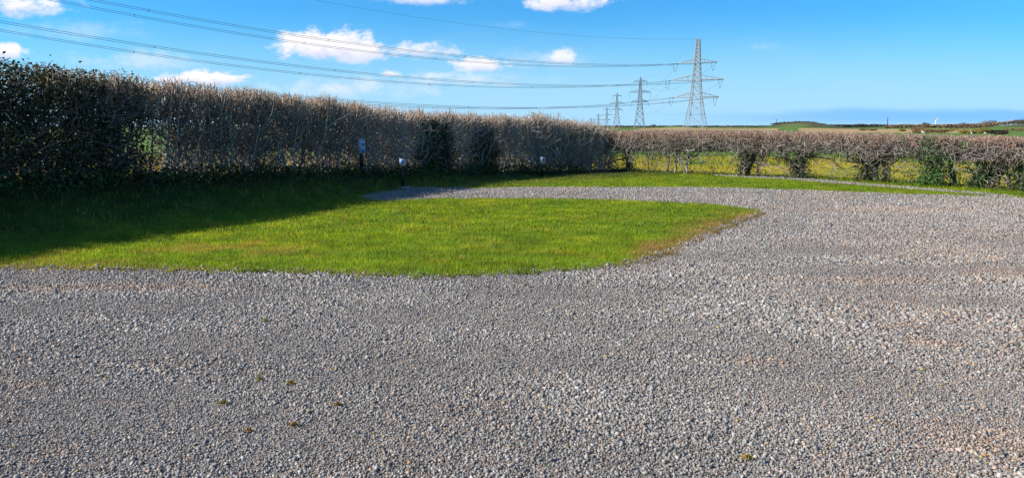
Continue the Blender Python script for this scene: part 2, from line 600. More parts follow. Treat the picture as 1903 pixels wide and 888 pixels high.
def build_land():
    rad = np.concatenate([[0.0], np.geomspace(1.5, 40, 90), np.geomspace(40.6, 700, 170), np.geomspace(715, 9000, 60)])
    th = np.concatenate([np.radians(np.linspace(-50, 50, 420)), np.radians(np.linspace(51.5, 308.5, 150))])
    R, T = np.meshgrid(rad, th, indexing='ij')
    X, Y = R * np.sin(T), R * np.cos(T)
    Z = ground_z(X, Y) * np.clip(1 - (R - 60) / 60, 0, 1) - 0.02 + far_height(X, Y)
    idx = np.arange(X.size).reshape(X.shape)
    nx = np.roll(idx, -1, axis=1)
    F = np.stack([idx[:-1], idx[1:], nx[1:], nx[:-1]], -1).reshape(-1, 4)
    V = np.stack([X.ravel(), Y.ravel(), Z.ravel()], -1)
    c = land_colour(V[:, 0], V[:, 1])
    o = mesh_obj('ground', V, F, M_LAND, colour=c, smooth=True)
    o['kind'] = 'structure'
    return o


build_land()


def GP(pts, z=None):
    out = []
    for px, py in pts:
        q = G(px, py, z or 0.0)
        if z is None:
            for _ in range(8):
                zz = float(ground_z(q[0], q[1]))
                q = 0.5 * q + 0.5 * G(px, py, min(zz, 0.6))
        out.append(tuple(q))
    return out


# edges of the yard, read off where they lie on the ground
LAWN_FRONT = [(-420, 497), (-200, 498), (0, 500), (200, 503), (450, 506), (640, 511), (720, 515), (800, 517), (900, 514), (1000, 509),
              (1100, 501), (1190, 491), (1225, 478), (1262, 463), (1330, 432), (1380, 412), (1421, 398)]
LAWN_BACK = [(1402, 389), (1330, 381), (1250, 376), (1100, 371), (950, 369), (820, 369.5), (760, 372), (690, 372)]
TRACK_TOP = [(672, 365), (715, 357), (770, 351), (850, 349), (950, 349.5), (1100, 348.5), (1300, 348.5), (1500, 354), (1700, 362), (1903, 368.5), (2150, 377)]
LAWN_LINE = GP(LAWN_FRONT)
lawn_poly = GP(LAWN_FRONT) + GP(LAWN_BACK) + GP(TRACK_TOP[:4]) + [(-0.1, 25.2), (-4.0, 22.2), (-9.0, 13.0), (-13.2, 5.0)]
verge_poly = GP(TRACK_TOP[3:]) + [(15.2, 15.2), (12.6, 18.3), (3.7, 26.9), (-0.1, 25.2)]
STRIP = [(1312, 324.5), (1450, 329.5), (1560, 337.5), (1700, 348.5), (1800, 356.5), (1870, 363), (1903, 368), (1860, 366), (1800, 360.5), (1700, 352.5), (1560, 342), (1450, 333.5), (1330, 327.5)]
strip_poly = GP(STRIP)


def in_lawn(x, y):
    return inside(lawn_poly, x, y)


def in_verge(x, y):
    return inside(verge_poly, x, y) & ~inside(strip_poly, x, y)


def in_gravel(x, y):
    d, s, side = poly_dist(HL.p, x, y)
    d2, s2, side2 = poly_dist(HR.p, x, y)
    beyond = ((side > 0) & (d < 40) & (y > 2)) | ((side2 > 0) & (d2 < 40) & (y > 12))
    return ((~inside(lawn_poly, x, y)) & (~inside(verge_poly, x, y)) & ~beyond) | inside(strip_poly, x, y)


def gravel_material():
    m, t, b = pbsdf('gravel_bed', 0.9, 0.2)
    geo = t.n('ShaderNodeNewGeometry')
    vo = t.n('ShaderNodeTexVoronoi')
    vo.inputs['Scale'].default_value = 42.0
    m.node_tree.links.new(geo.outputs['Position'], vo.inputs['Vector'])
    big = t.noise(geo.outputs['Position'], 0.7, 4.0)
    rnd = t.n('ShaderNodeSeparateColor')
    m.node_tree.links.new(vo.outputs['Color'], rnd.inputs[0])
    c1 = t.mix(rnd.outputs[0], (0.15, 0.14, 0.135, 1), (0.36, 0.335, 0.32, 1))
    c2 = t.mix(t.step(rnd.outputs[1], 0.82, 0.95), c1, (0.30, 0.21, 0.16, 1))
    c3 = t.mix(t.m('MULTIPLY', big.outputs['Fac'], 0.35), c2, (0.17, 0.15, 0.14, 1))
    m.node_tree.links.new(c3, b.inputs['Base Color'])
    bp = t.n('ShaderNodeBump')
    bp.inputs['Strength'].default_value = 1.0
    bp.inputs['Distance'].default_value = 0.02
    h = t.m('SUBTRACT', 1.0, vo.outputs['Distance'])
    m.node_tree.links.new(h, bp.inputs['Height'])
    m.node_tree.links.new(bp.outputs[0], b.inputs['Normal'])
    return m


M_GRAVEL = gravel_material()


def turf_colour(x, y):
    """how green the turf is: mown lawn, worn brown edges, yellowish patches"""
    dl, _, _ = poly_dist(LAWN_LINE, x, y)
    n1 = fbm(x, y, 0.8, 41, 4); n2 = fbm(x, y, 2.6, 42, 3); n3 = fbm(x, y, 0.3, 43, 3)
    green = np.array([0.255, 0.330, 0.010]); lush = np.array([0.130, 0.225, 0.014]); yel = np.array([0.40, 0.36, 0.030])
    brown = np.array([0.30, 0.19, 0.055])
    # mowing passes run across the lawn, gently curved with its front edge
    pas = 0.5 + 0.5 * np.sin((y + 0.06 * x) * 2 * math.pi / 1.05 + 0.8 * n3)
    f = np.clip(0.25 + 0.9 * (n1 - 0.35) + 0.22 * (pas - 0.5), 0, 1)[..., None]
    c = lush * (1 - f) + green * f
    fy = np.clip((n2 - 0.5) * 2.2, 0, 1)[..., None] * 0.6
    c = c * (1 - fy) + yel * fy
    px = 951.5 + FPX * x / np.maximum(y, 0.5)
    left = np.clip((420 - px) / 500, 0, 1)
    right = np.clip((px - 1120) / 90, 0, 1)
    wid = 0.10 + 0.75 * left + 0.60 * right
    fb = np.clip(1.15 - dl / wid + (n2 - 0.5) * 1.6, 0, 1) * np.clip(0.1 + left * 0.8 + right * 0.95, 0, 1) * (px < 1440)
    fb = np.where(y > 17.5, 0, fb)
    # two dry patches in the left part of the lawn
    for (qx, qy, rr) in ((330, 462, 0.75), (200, 490, 0.8), (30, 492, 0.9), (480, 470, 0.45)):
        g_ = G(qx, qy)
        fb = np.maximum(fb, np.clip(0.7 - np.hypot((x - g_[0]) / 1.6, y - g_[1]) / rr + (n2 - 0.5) * 2.6, 0, 0.42))
    c = c * (1 - fb[..., None]) + brown * fb[..., None]
    # rough bank under the hedge: turf darkened and dulled to imitate the hedge's shade
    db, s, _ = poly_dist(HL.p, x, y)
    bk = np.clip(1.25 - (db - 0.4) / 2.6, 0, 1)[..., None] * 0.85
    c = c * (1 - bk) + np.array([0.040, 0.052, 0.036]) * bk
    return c


def gravel_bed(x, y):
    d, _, _ = poly_dist(lawn_poly, x, y, True)
    d2, _, _ = poly_dist(verge_poly, x, y, True)
    h1, _, _ = poly_dist(HL.p, x, y)
    h2, _, _ = poly_dist(HR.p, x, y)
    return in_gravel(x, y) | ((np.minimum(d, d2) < 0.3) & (np.maximum(d, d2) > 0.45) & (h1 > 1.0) & (h2 > 1.0) & (y < 25.5))


grid_sheet('gravel_yard', gravel_bed, -14, 16, -3, 27, 0.08, 0.004, M_GRAVEL)
M_TURF = attr_mat('turf', 0.95, 0.1, 0.35, 60.0, bump=0.6)
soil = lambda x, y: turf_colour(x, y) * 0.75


def lawn_core(x, y):
    d, _, _ = poly_dist(lawn_poly, x, y, True)
    return in_lawn(x, y) & (d > 0.10)


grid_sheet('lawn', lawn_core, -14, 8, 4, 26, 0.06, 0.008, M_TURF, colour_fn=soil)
grid_sheet('verge', in_verge, -1, 16, 14, 27.5, 0.08, 0.008, M_TURF, colour_fn=soil)


# ------------------------------------------------------------------ gravel stones
def stones(x, y, a, colour, r=rng):
    n = len(x)
    base = np.array([(sx, sy, sz) for sx in (-1, 1) for sy in (-1, 1) for sz in (-1, 1)], float)
    f = np.array([(0, 1, 3, 2), (4, 6, 7, 5), (0, 4, 5, 1), (2, 3, 7, 6), (0, 2, 6, 4), (1, 5, 7, 3)])
    tri = np.concatenate([f[:, [0, 1, 2]], f[:, [0, 2, 3]]])
    V = base[None] * (1 + r.uniform(-0.60, 0.40, (n, 8, 3)))
    V *= (np.stack([np.ones(n), r.uniform(0.6, 0.95, n), r.uniform(0.4, 0.75, n)], -1) * a[:, None])[:, None, :] * 0.75
    q = r.normal(size=(n, 4)); q[:, 0] += 2.6; q /= np.linalg.norm(q, axis=1, keepdims=True)
    w_, x_, y_, z_ = q.T
    Rm = np.stack([1 - 2 * (y_ * y_ + z_ * z_), 2 * (x_ * y_ - z_ * w_), 2 * (x_ * z_ + y_ * w_),
                   2 * (x_ * y_ + z_ * w_), 1 - 2 * (x_ * x_ + z_ * z_), 2 * (y_ * z_ - x_ * w_),
                   2 * (x_ * z_ - y_ * w_), 2 * (y_ * z_ + x_ * w_), 1 - 2 * (x_ * x_ + y_ * y_)], -1).reshape(n, 3, 3)
    V = np.einsum('nij,nkj->nki', Rm, V)
    yaw = r.uniform(0, 2 * math.pi, n)
    cy, sy = np.cos(yaw)[:, None], np.sin(yaw)[:, None]
    V = np.stack([V[..., 0] * cy - V[..., 1] * sy, V[..., 0] * sy + V[..., 1] * cy, V[..., 2]], -1)
    z = ground_z(x, y) + 0.004 + a * 0.35 * r.uniform(0.3, 1.5, n)
    V += np.stack([x, y, z], -1)[:, None, :]
    F = (np.arange(n)[:, None, None] * 8 + tri[None]).reshape(-1, 3)
    return V.reshape(-1, 3), F, np.repeat(colour, 8, axis=0)


def stone_colour(x, y, r=rng):
    n = len(x)
    g_ = r.normal(0.27, 0.068, n).clip(0.09, 0.46)
    c = np.stack([g_ * 1.055, g_ * 0.995, g_ * 0.93], -1)
    k = r.random(n)
    pink = fbm(x, y, 0.5, 61, 4)
    px = 951.5 + FPX * x / np.maximum(y, 0.5)
    right = np.clip((px - 1350) / 500, 0, 1)
    warm_p = 0.07 + 0.30 * np.clip((pink - 0.5) * 4, 0, 1) + 0.16 * right
    for (qx, qy, rx, ry) in ((1870, 508, 0.7, 0.5), (1600, 522, 0.9, 0.25), (1410, 672, 0.25, 0.12), (1730, 640, 0.3, 0.15), (1840, 820, 0.5, 0.3), (70, 718, 0.12, 0.08),
                             (1660, 390, 2.0, 0.6), (120, 840, 0.1, 0.08), (1690, 610, 0.25, 0.1), (200, 535, 1.2, 0.2)):
        g2 = G(qx, qy)
        warm_p = np.maximum(warm_p, 0.85 * np.exp(-((x - g2[0]) / rx) ** 2 - ((y - g2[1]) / ry) ** 2))
    warm = k < warm_p
    tone = r.random((n, 1))
    wc = np.array([0.42, 0.29, 0.22]) * (1 - tone) + np.array([0.36, 0.30, 0.25]) * tone
    c = np.where(warm[:, None], wc * (g_ / 0.30)[:, None].clip(0.6, 1.4), c)
    k2 = r.random(n)
    c = np.where((k2 < 0.025)[:, None], np.array([0.46, 0.44, 0.40]), c)
    c = c * (0.72 + 0.28 * fbm(x, y, 1.3, 67, 4) + 0.28 * fbm(x * 0.35 + 0.25 * y, y - 0.12 * x, 1.5, 63, 3))[:, None]
    c = np.where((k2 > 0.93)[:, None], c * 0.5, c)
    c = np.where(((k2 > 0.90) & (k2 < 0.93))[:, None], np.array([0.16, 0.17, 0.20]), c)
    c = np.where(((k2 > 0.895) & (k2 < 0.90))[:, None], np.array([0.42, 0.30, 0.12]), c)
    return c


def scatter(y0, y1, spacing, half, mask, jit=0.5, r=rng, extra=0.8):
    pts = []
    ny = int((y1 - y0) / spacing)
    for j in range(ny):
        yy = y0 + (j + 0.5) * spacing
        hw = half * yy + extra
        xs = np.arange(-hw, hw, spacing)
        pts.append(np.stack([xs, np.full(len(xs), yy)], -1))
    p = np.concatenate(pts)
    p += r.uniform(-jit, jit, p.shape) * spacing
    return p[mask(p[:, 0], p[:, 1])]


def near_edge(x, y):
    """stones spill a little irregularly over the lawn's edge"""
    wob = (fbm(x, y, 3.0, 77, 4) - 0.5) * 0.34 - 0.035
    return in_gravel(x - wob * 0.3, y + wob)


def gravel():
    sets = [(2.4, 4.6, 0.0112, 0.0066), (4.6, 7.2, 0.0140, 0.0080), (7.2, 10.5, 0.0175, 0.0092), (10.5, 15.0, 0.0220, 0.0098), (15.0, 24.5, 0.029, 0.0112)]
    Vs, Fs, Cs, off = [], [], [], 0
    for (y0, y1, sp, a) in sets:
        p = scatter(y0, y1, sp, 0.74, near_edge, extra=2.6)
        size = a * np.exp(rng.normal(0, 0.38, len(p))).clip(0.45, 2.6)
        if y0 < 9:
            # wheels have sorted the stones: fine compacted lanes and rows of loose coarse ones between
            lane = fbm(p[:, 0] * 0.35 + 0.25 * p[:, 1], p[:, 1] - 0.12 * p[:, 0], 1.5, 63, 3)
            size *= 0.66 + 0.62 * np.clip((lane - 0.28) * 1.9, 0, 1)
        V, F, C = stones(p[:, 0], p[:, 1], size, stone_colour(p[:, 0], p[:, 1]))
        Vs.append(V); Fs.append(F + off); Cs.append(C); off += len(V)
    # stones kicked into the turf along its edge
    lc = Curve(LAWN_LINE)
    r = np.random.default_rng(59)
    s = r.uniform(0, lc.len, 1500)
    p = lc.at(s) - lc.nrm(s) * np.abs(r.normal(0, 0.12, (1500, 1)))
    V, F, C = stones(p[:, 0], p[:, 1], 0.0095 * np.exp(r.normal(0, 0.35, 1500)), stone_colour(p[:, 0], p[:, 1], r), r)
    V[:, 2] += 0.012
    Vs.append(V); Fs.append(F + off); Cs.append(C); off += len(V)
    o = mesh_obj('gravel', np.concatenate(Vs), np.concatenate(Fs), M_STONE, colour=np.concatenate(Cs))
    tag(o, 'loose grey crushed stone covering the open yard', 'gravel', kind='stuff')
    print('gravel tris', sum(len(f) for f in Fs))


gravel()


# ------------------------------------------------------------------ grass
def blades(x, y, h, wd, colour, lean=0.45, dz=0.012, r=rng):
    n = len(x)
    z = ground_z(x, y) + dz
    a = r.uniform(0, 2 * math.pi, n)
    lx, ly = np.cos(a), np.sin(a)
    ln = r.uniform(0.1, 1.0, n) * lean
    b = a + math.pi / 2 + r.normal(0, 0.6, n)
    ox, oy = np.cos(b) * wd / 2, np.sin(b) * wd / 2
    base = np.stack([x, y, z], -1)
    off = np.stack([ox, oy, np.zeros(n)], -1)
    mid = base + np.stack([lx * ln * h * 0.35, ly * ln * h * 0.35, h * 0.6], -1)
    tip = base + np.stack([lx * ln * h * 1.2, ly * ln * h * 1.2, h * np.sqrt(np.maximum(1 - ln ** 2 * 0.6, 0.2))], -1)
    V = np.stack([base - off, base + off, mid + off * 0.7, mid - off * 0.7, tip], 1).reshape(-1, 3)
    i = np.arange(n)[:, None] * 5
    F = np.concatenate([i + np.array([[0, 1, 2]]), i + np.array([[0, 2, 3]]), i + np.array([[3, 2, 4]])])
    C = np.repeat(colour, 5, axis=0)
    return V, F, C


def grass_set(name, label, specs):
    Vs, Fs, Cs, off = [], [], [], 0
    for (p, h, wd, lean, darker) in specs:
        n = len(p)
        if not n: continue
        clump = fbm(p[:, 0], p[:, 1], 3.5, 55, 3)
        h = h * np.clip(0.45 + 1.1 * clump, 0.4, 1.7)
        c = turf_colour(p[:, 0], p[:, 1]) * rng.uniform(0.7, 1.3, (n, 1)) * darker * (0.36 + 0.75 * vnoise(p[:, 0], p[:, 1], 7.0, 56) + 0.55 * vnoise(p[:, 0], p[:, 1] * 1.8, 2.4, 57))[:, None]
        dry = rng.random(n) < 0.07
        c[dry] = np.array([0.30, 0.24, 0.08])
        V, F, C = blades(p[:, 0], p[:, 1], h * rng.uniform(0.55, 1.25, n), wd * rng.uniform(0.7, 1.3, n), c, lean)
        Vs.append(V); Fs.append(F + off); Cs.append(C); off += len(V)
    o = mesh_obj(name, np.concatenate(Vs), np.concatenate(Fs), M_GRASS, colour=np.concatenate(Cs))
    tag(o, label, 'grass', kind='stuff')
    print(name, 'tris', sum(len(f) for f in Fs))


def turf_mask(fn, thin=True):
    def f(x, y):
        wob = (fbm(x, y, 3.0, 78, 4) - 0.5) * 0.34
        m = fn(x + wob * 0.3, y + wob + 0.035)
        if thin:
            dl, _, _ = poly_dist(LAWN_LINE, x, y)
            k = fbm(x, y, 5.0, 81, 2)
            m &= ~((dl < 0.16) & (k > 0.58))
            c = turf_colour(x, y)
            worn = np.clip((c[:, 0] - c[:, 1] * 0.95) / 0.10, 0, 1)          # bare, trodden turf loses most of its blades
            m &= ~(np.random.default_rng(5).random(len(x)) < worn * 0.62)
        return m
    return f


def bank_w(p):
    d, s, side = poly_dist(HL.p, p[:, 0], p[:, 1])
    return np.clip(1 - (d - 0.6) / 2.2, 0, 1)


lm = turf_mask(in_lawn)
pa = scatter(5.5, 11.0, 0.024, 0.74, lm)
pb = scatter(11.0, 17.0, 0.034, 0.74, lm)
pc = scatter(17.0, 25.5, 0.050, 0.74, lm)
sp = []
for p, h, wd in ((pa, 0.042, 0.0065), (pb, 0.042, 0.011), (pc, 0.038, 0.016)):
    bw = bank_w(p)
    rough = rng.random(len(p)) < bw * 0.8
    sp.append((p[~rough], h, wd, 0.8, 1.0))
    sp.append((p[rough], 0.11, wd * 1.5, 1.0, 0.9))
# tufts creeping out into the gravel along the lawn's edge
lc = Curve(LAWN_LINE)
re_ = np.random.default_rng(58)
ts = re_.uniform(0, lc.len, 190)
tq = lc.at(ts) + lc.nrm(ts) * np.abs(re_.normal(0, 0.07, (190, 1))) * re_.choice([1.0, 0.4], (190, 1))
tp_ = np.repeat(tq, 16, axis=0) + re_.normal(0, 0.022, (190 * 16, 2))
sp.append((tp_, 0.040, 0.007, 1.1, 0.85))
grass_set('lawn_grass', 'mown green grass of the lawn and its shaded bank', sp)
pv = scatter(14.0, 27.0, 0.045, 0.78, turf_mask(in_verge, False))
dHR, _, _ = poly_dist(HR.p, pv[:, 0], pv[:, 1])
tall = dHR < 0.45 + 0.3 * rng.random(len(pv))
grass_set('verge_grass', 'bright green grass of the verge in front of the far hedge', [(pv[~tall], 0.030, 0.018, 0.8, 1.0), (pv[tall], 0.055, 0.016, 0.7, 0.95)])


def beyond_right(x, y):
    d2, s2, side2 = poly_dist(HR.p, x, y)
    d1, s1, side1 = poly_dist(HL.p, x, y)
    return ((side2 > 0) | (y > 27)) & (side1 * 1.0 >= 0) & (d2 > 0.5) & (d1 > 0.6)


def field_grass():
    p = scatter(12.0, 44.0, 0.16, 0.85, beyond_right)
    keep = rng.random(len(p)) < 0.15 + 0.9 * fbm(p[:, 0], p[:, 1], 0.9, 91, 3)
    p = p[keep]
    c = land_colour(p[:, 0], p[:, 1]) * rng.uniform(0.8, 1.35, (len(p), 1))
    n = len(p)
    V, F, C = blades(p[:, 0], p[:, 1], rng.uniform(0.08, 0.22, n), rng.uniform(0.02, 0.045, n), c, 0.9, -0.02)
    o = mesh_obj('field_grass', V, F, M_GRASS, colour=C)
    tag(o, 'rough yellow green field grass behind the hedge', 'grass', kind='stuff')


field_grass()


# ------------------------------------------------------------------ the tall left hedge
HL_TOP_S, HL_TOP_Z = [], []
for px, py in ((-300, 92), (0, 120), (120, 134), (250, 150), (500, 176), (740, 207), (960, 219), (1060, 232), (1130, 243)):
    s = HL.s_at_px(px)
    q = HL.at(s)
    HL_TOP_S.append(s); HL_TOP_Z.append(CAM_H + (235 - py) / FPX * q[1])
HL_TOP_S = np.array(HL_TOP_S); HL_TOP_Z = np.array(HL_TOP_Z)
o_ = np.argsort(HL_TOP_S)
HL_TOP_S, HL_TOP_Z = HL_TOP_S[o_], HL_TOP_Z[o_]


def hl_top(s):
    return np.interp(s, HL_TOP_S, HL_TOP_Z)


BROWN = np.array([0.21, 0.165, 0.14]); GREY = np.array([0.40, 0.36, 0.33]); SHOOT = np.array([0.66, 0.44, 0.31]); PALE = np.array([0.66, 0.53, 0.39])  # young shoot tones, lightened further to imitate sun on the hedge tops


def twig_colour(n, shoot, r=rng):
    """bark colour per twig: greyish brown wood, reddish young shoots lightened to look sunlit"""
    k = r.random((n, 1))
    c = BROWN * (1 - k) + GREY * k
    p = np.where(r.random((n, 1)) < 0.5, SHOOT, PALE)
    sh = np.asarray(shoot)[:, None]
    return (c * (1 - sh) + p * sh) * r.uniform(0.75, 1.25, (n, 1))


def hedge_twigs(curve, s0, s1, topf, count, depth, ufun, shoot_amt=0.75, seed=1, seglen=0.11, rad=0.0065, top_noise=0.10, gap=None, nseg=4, jit=0.42, zbias=0.55, pale=None):
    r = np.random.default_rng(seed)
    s = r.uniform(s0, s1, count)
    n_ = r.uniform(-1, 1, count) * depth
    u = ufun(r, count)
    if gap is not None:
        k = r.random(count) < gap(s, u)
        s, n_, u = s[k], n_[k], u[k]
    count = len(s)
    q = curve.at(s) + curve.nrm(s) * n_[:, None]
    gz = ground_z(q[:, 0], q[:, 1])
    tp = topf(s)
    z = gz + u * (tp - gz)
    P = np.concatenate([q, z[:, None]], 1)
    D = r.normal(size=(count, 3)) * np.array([0.9, 0.9, 0.5]) + np.array([0, 0, zbias])
    upper = u > 0.82
    D[upper] = D[upper] * np.array([0.45, 0.45, 0.5]) + np.array([0, 0, 0.9])
    D /= np.linalg.norm(D, axis=1, keepdims=True)
    ntop = tp + (vnoise(s, n_ * 3, 2.2, seed) - 0.5) * top_noise * 1.4 + np.abs(r.normal(0, top_noise * 0.55, count))
    A, B, RA, RB, ID = twig_chains(P, D, seglen * r.uniform(0.7, 1.4, count), nseg, rad * r.uniform(0.6, 1.6, count), rad * 0.5, jit, ntop, r)
    V, F = tubes(A, B, RA, RB)
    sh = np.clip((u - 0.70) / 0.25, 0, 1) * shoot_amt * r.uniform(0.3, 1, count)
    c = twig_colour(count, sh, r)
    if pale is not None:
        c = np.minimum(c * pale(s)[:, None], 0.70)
    return V, F, seg_colours(c[ID])


def hedge_shoots(curve, s0, s1, topf, count, depth, seed, rad=0.0062, low=0.62, noise=0.12, red=None, top_extra=0.0):
    """straight young shoots standing up to the clipped top"""
    r = np.random.default_rng(seed)
    s = r.uniform(s0, s1, count)
    n_ = r.normal(0, 0.5, count).clip(-1, 1) * depth
    q = curve.at(s) + curve.nrm(s) * n_[:, None]
    gz = ground_z(q[:, 0], q[:, 1])
    tp = topf(s) + top_extra + (vnoise(s, n_ * 3, 1.6, seed) - 0.6) * noise + r.normal(0, noise * 0.4, count)
    z0 = gz + (low + (0.93 - low) * r.random(count)) * (topf(s) - gz)
    tp = np.maximum(tp, z0 + 0.06)
    A0 = np.concatenate([q, z0[:, None]], 1)
    dr = r.normal(0, 0.22, (count, 2))
    L = (tp - z0)[:, None]
    M = np.concatenate([q + dr * L * 0.5 + r.normal(0, 0.012, (count, 2)), (z0 + (tp - z0) * 0.5)[:, None]], 1)
    E_ = np.concatenate([q + dr * L * 1.05 + r.normal(0, 0.02, (count, 2)), tp[:, None]], 1)
    R = rad * r.uniform(0.7, 1.5, count)
    V, F = tubes(np.concatenate([A0, M]), np.concatenate([M, E_]), np.concatenate([R, R * 0.85]), np.concatenate([R * 0.85, R * 0.5]))
    c = twig_colour(count, r.uniform(0.4, 1.0, count), r)
    if red is not None:
        c = np.where(r.random((count, 1)) < 0.6, np.asarray(red) * r.uniform(0.7, 1.3, (count, 1)), c)
    return V, F, seg_colours(np.concatenate([c, c]))


def hedge_stems(curve, s0, s1, topf, spacing, depth, seed=2, rad=0.022, reach=0.8, forks=2):
    r = np.random.default_rng(seed)
    n = max(2, int((s1 - s0) / spacing))
    s = s0 + (np.arange(n) + r.uniform(-0.4, 0.9, n)) * (s1 - s0) / n
    n_ = r.uniform(-1, 1, n) * depth
    q = curve.at(s) + curve.nrm(s) * n_[:, None]
    gz = ground_z(q[:, 0], q[:, 1])
    H = topf(s) - gz
    P = np.concatenate([q, gz[:, None] - 0.05], 1)
    out = []
    A, B, RA, RB, ID = [], [], [], [], []
    D = np.concatenate([r.normal(0, 0.28, (n, 2)), np.ones((n, 1))], 1)
    D /= np.linalg.norm(D, axis=1, keepdims=True)
    a = twig_chains(P, D, H * reach / 7, 7, rad * r.uniform(0.5, 1.5, n), 0.008, 0.13, topf(s), r, 0.1)
    out.append(a)
    for f in range(forks):
        j = r.integers(0, len(a[0]), n)
        P2 = a[1][j]
        D2 = r.normal(size=(n, 3)) * np.array([0.8, 0.8, 0.2]) + np.array([0, 0, 0.8])
        D2 /= np.linalg.norm(D2, axis=1, keepdims=True)
        sj = a[4][j]
        b = twig_chains(P2, D2, H[sj] * 0.10, 5, a[3][j] * 0.8, 0.006, 0.25, topf(s)[sj], r, 0.15)
        out.append((b[0], b[1], b[2], b[3], sj[b[4]]))
    A = np.concatenate([o[0] for o in out]); B = np.concatenate([o[1] for o in out])
    RA = np.concatenate([o[2] for o in out]); RB = np.concatenate([o[3] for o in out]); ID = np.concatenate([o[4] for o in out])
    V, F = tubes(A, B, RA, RB, 4)
    c = twig_colour(n, np.zeros(n), r)
    return V, F, np.repeat(c[ID], 8, axis=0)


def fill(curve, s0, s1, topf, count, depth, u0, u1, size, palette, seed, taper=0.0, mask=None):
    """leaf clumps through a slab of hedge"""
    r = np.random.default_rng(seed)
    nc = max(1, count // 22)
    s = r.uniform(s0, s1, nc); n_ = r.uniform(-1, 1, nc) * depth; u = u0 + (u1 - u0) * r.random(nc)
    if mask is not None:
        k = r.random(nc) < mask(s, u)
        s, n_, u = s[k], n_[k], u[k]
        nc = len(s)
    q = curve.at(s) + curve.nrm(s) * n_[:, None]
    gz = ground_z(q[:, 0], q[:, 1])
    C = np.concatenate([q, (gz + u * (topf(s) - gz))[:, None]], 1)
    P = np.repeat(C, 22, axis=0) + r.normal(0, 1, (nc * 22, 3)) * np.array([0.10, 0.10, 0.085])
    pal = np.asarray(palette)
    cc = pal[r.integers(0, len(pal), nc)].repeat(22, axis=0) * r.uniform(0.65, 1.35, (nc * 22, 1))
    V, F = leaves(P, size * r.uniform(0.6, 1.3, nc * 22), 0.3, r)
    return V, F, np.repeat(cc, 4, axis=0)


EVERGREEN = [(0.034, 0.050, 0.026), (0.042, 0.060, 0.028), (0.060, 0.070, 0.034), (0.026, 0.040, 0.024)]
IVY = [(0.034, 0.055, 0.026), (0.045, 0.070, 0.030), (0.055, 0.085, 0.034)]
IVY_BRIGHT = [(0.07, 0.16, 0.04), (0.10, 0.21, 0.06), (0.035, 0.08, 0.022)]

S_LEAFY1 = HL.s_at_px(95)
S_MIX = HL.s_at_px(235)
S_END = HL.len - 0.05


def low_u(r, n):
    k = r.random(n)
    return np.where(k < 0.25, r.uniform(0.62, 0.90, n), np.where(k < 0.66, r.uniform(0.30, 0.66, n), r.uniform(0.02, 0.4, n)))


def shrub_mass(s):
    """the hedge is a row of separate shrubs: their crowns are thick, the joints between them thin"""
    return np.clip(0.5 + 0.5 * np.sin(s * 2 * math.pi / 1.15 + 2.2 * fbm(s, s * 0, 0.35, 105, 2) * 3) + (fbm(s, s * 0, 0.8, 104, 2) - 0.5) * 1.2, 0, 1)


def bare_top(s):
    return hl_top(s) + 0.10 * (shrub_mass(s) - 0.55) + 0.10 * (vnoise(s, s * 0, 1.7, 106) - 0.5)


def bare_gap(s, u):
    g_ = fbm(s, u * 2.0, 0.9, 101, 3)
    hole = np.exp(-((s - HL.s_at_px(262)) / 0.55) ** 2) * np.exp(-((u - 0.36) / 0.22) ** 2)
    low = np.clip((0.55 - u) / 0.4, 0, 1)
    return np.interp(s, [HL.s_at_px(560), HL.s_at_px(720)], [1.0, 0.72]) * (0.45 + 0.55 * shrub_mass(s)) * np.clip(1.1 - 0.75 * low * np.clip((g_ - 0.42) * 4, 0, 1) - 1.0 * hole, 0.06, 1)


def hedge_thing(name, label, cat, loc, group=None):
    o = empty(name, loc)
    return tag(o, label, cat, group)


# 1: the leafy stretch nearest the camera on the left
q = HL.at(S_LEAFY1 - 2.0)
ev = hedge_thing('evergreen_hedge', 'tall dark evergreen hedge with small leaves at the left edge, in its own shade', 'hedge', (q[0], q[1], float(ground_z(q[0], q[1]))))
V, F, C = hedge_stems(HL, 0.0, S_MIX, hl_top, 0.2, 0.32, 201)
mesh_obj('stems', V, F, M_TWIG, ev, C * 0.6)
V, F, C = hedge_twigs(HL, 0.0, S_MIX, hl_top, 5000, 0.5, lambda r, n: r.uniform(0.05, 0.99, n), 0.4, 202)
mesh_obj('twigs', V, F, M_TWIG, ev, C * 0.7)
fade = lambda s, u: np.clip((S_MIX + 0.5 - s) / (S_MIX - S_LEAFY1), 0.0, 1.0) ** 0.8
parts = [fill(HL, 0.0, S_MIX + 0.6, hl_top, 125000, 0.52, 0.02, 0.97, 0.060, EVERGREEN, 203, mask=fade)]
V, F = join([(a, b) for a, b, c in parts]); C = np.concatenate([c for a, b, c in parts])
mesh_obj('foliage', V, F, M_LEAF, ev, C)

# 2: the long bare stretch
q = HL.at(HL.s_at_px(560))
bh = hedge_thing('bare_hedge', 'long clipped leafless hedge on the grassy bank, grey twigs with pinkish tips', 'hedge', (q[0], q[1], float(ground_z(q[0], q[1]))))
V, F, C = hedge_stems(HL, S_MIX - 0.4, S_END - 0.8, bare_top, 0.12, 0.24, 211, rad=0.029)
mesh_obj('stems', V, F, M_TWIG, bh, C)
V, F, C = hedge_twigs(HL, S_MIX - 0.7, S_END - 0.8, bare_top, 17500, 0.30, low_u, 0.85, 212, rad=0.0105, seglen=0.13, jit=0.30, zbias=0.85, pale=lambda s: np.interp(s, [HL.s_at_px(300), HL.s_at_px(600), HL.s_at_px(740)], [0.72, 0.85, 1.5]), top_noise=0.10, gap=bare_gap)  # bark tone ramp: darker stretch left, paler right, imitating shade and sun
mesh_obj('twigs', V, F, M_TWIG, bh, C)
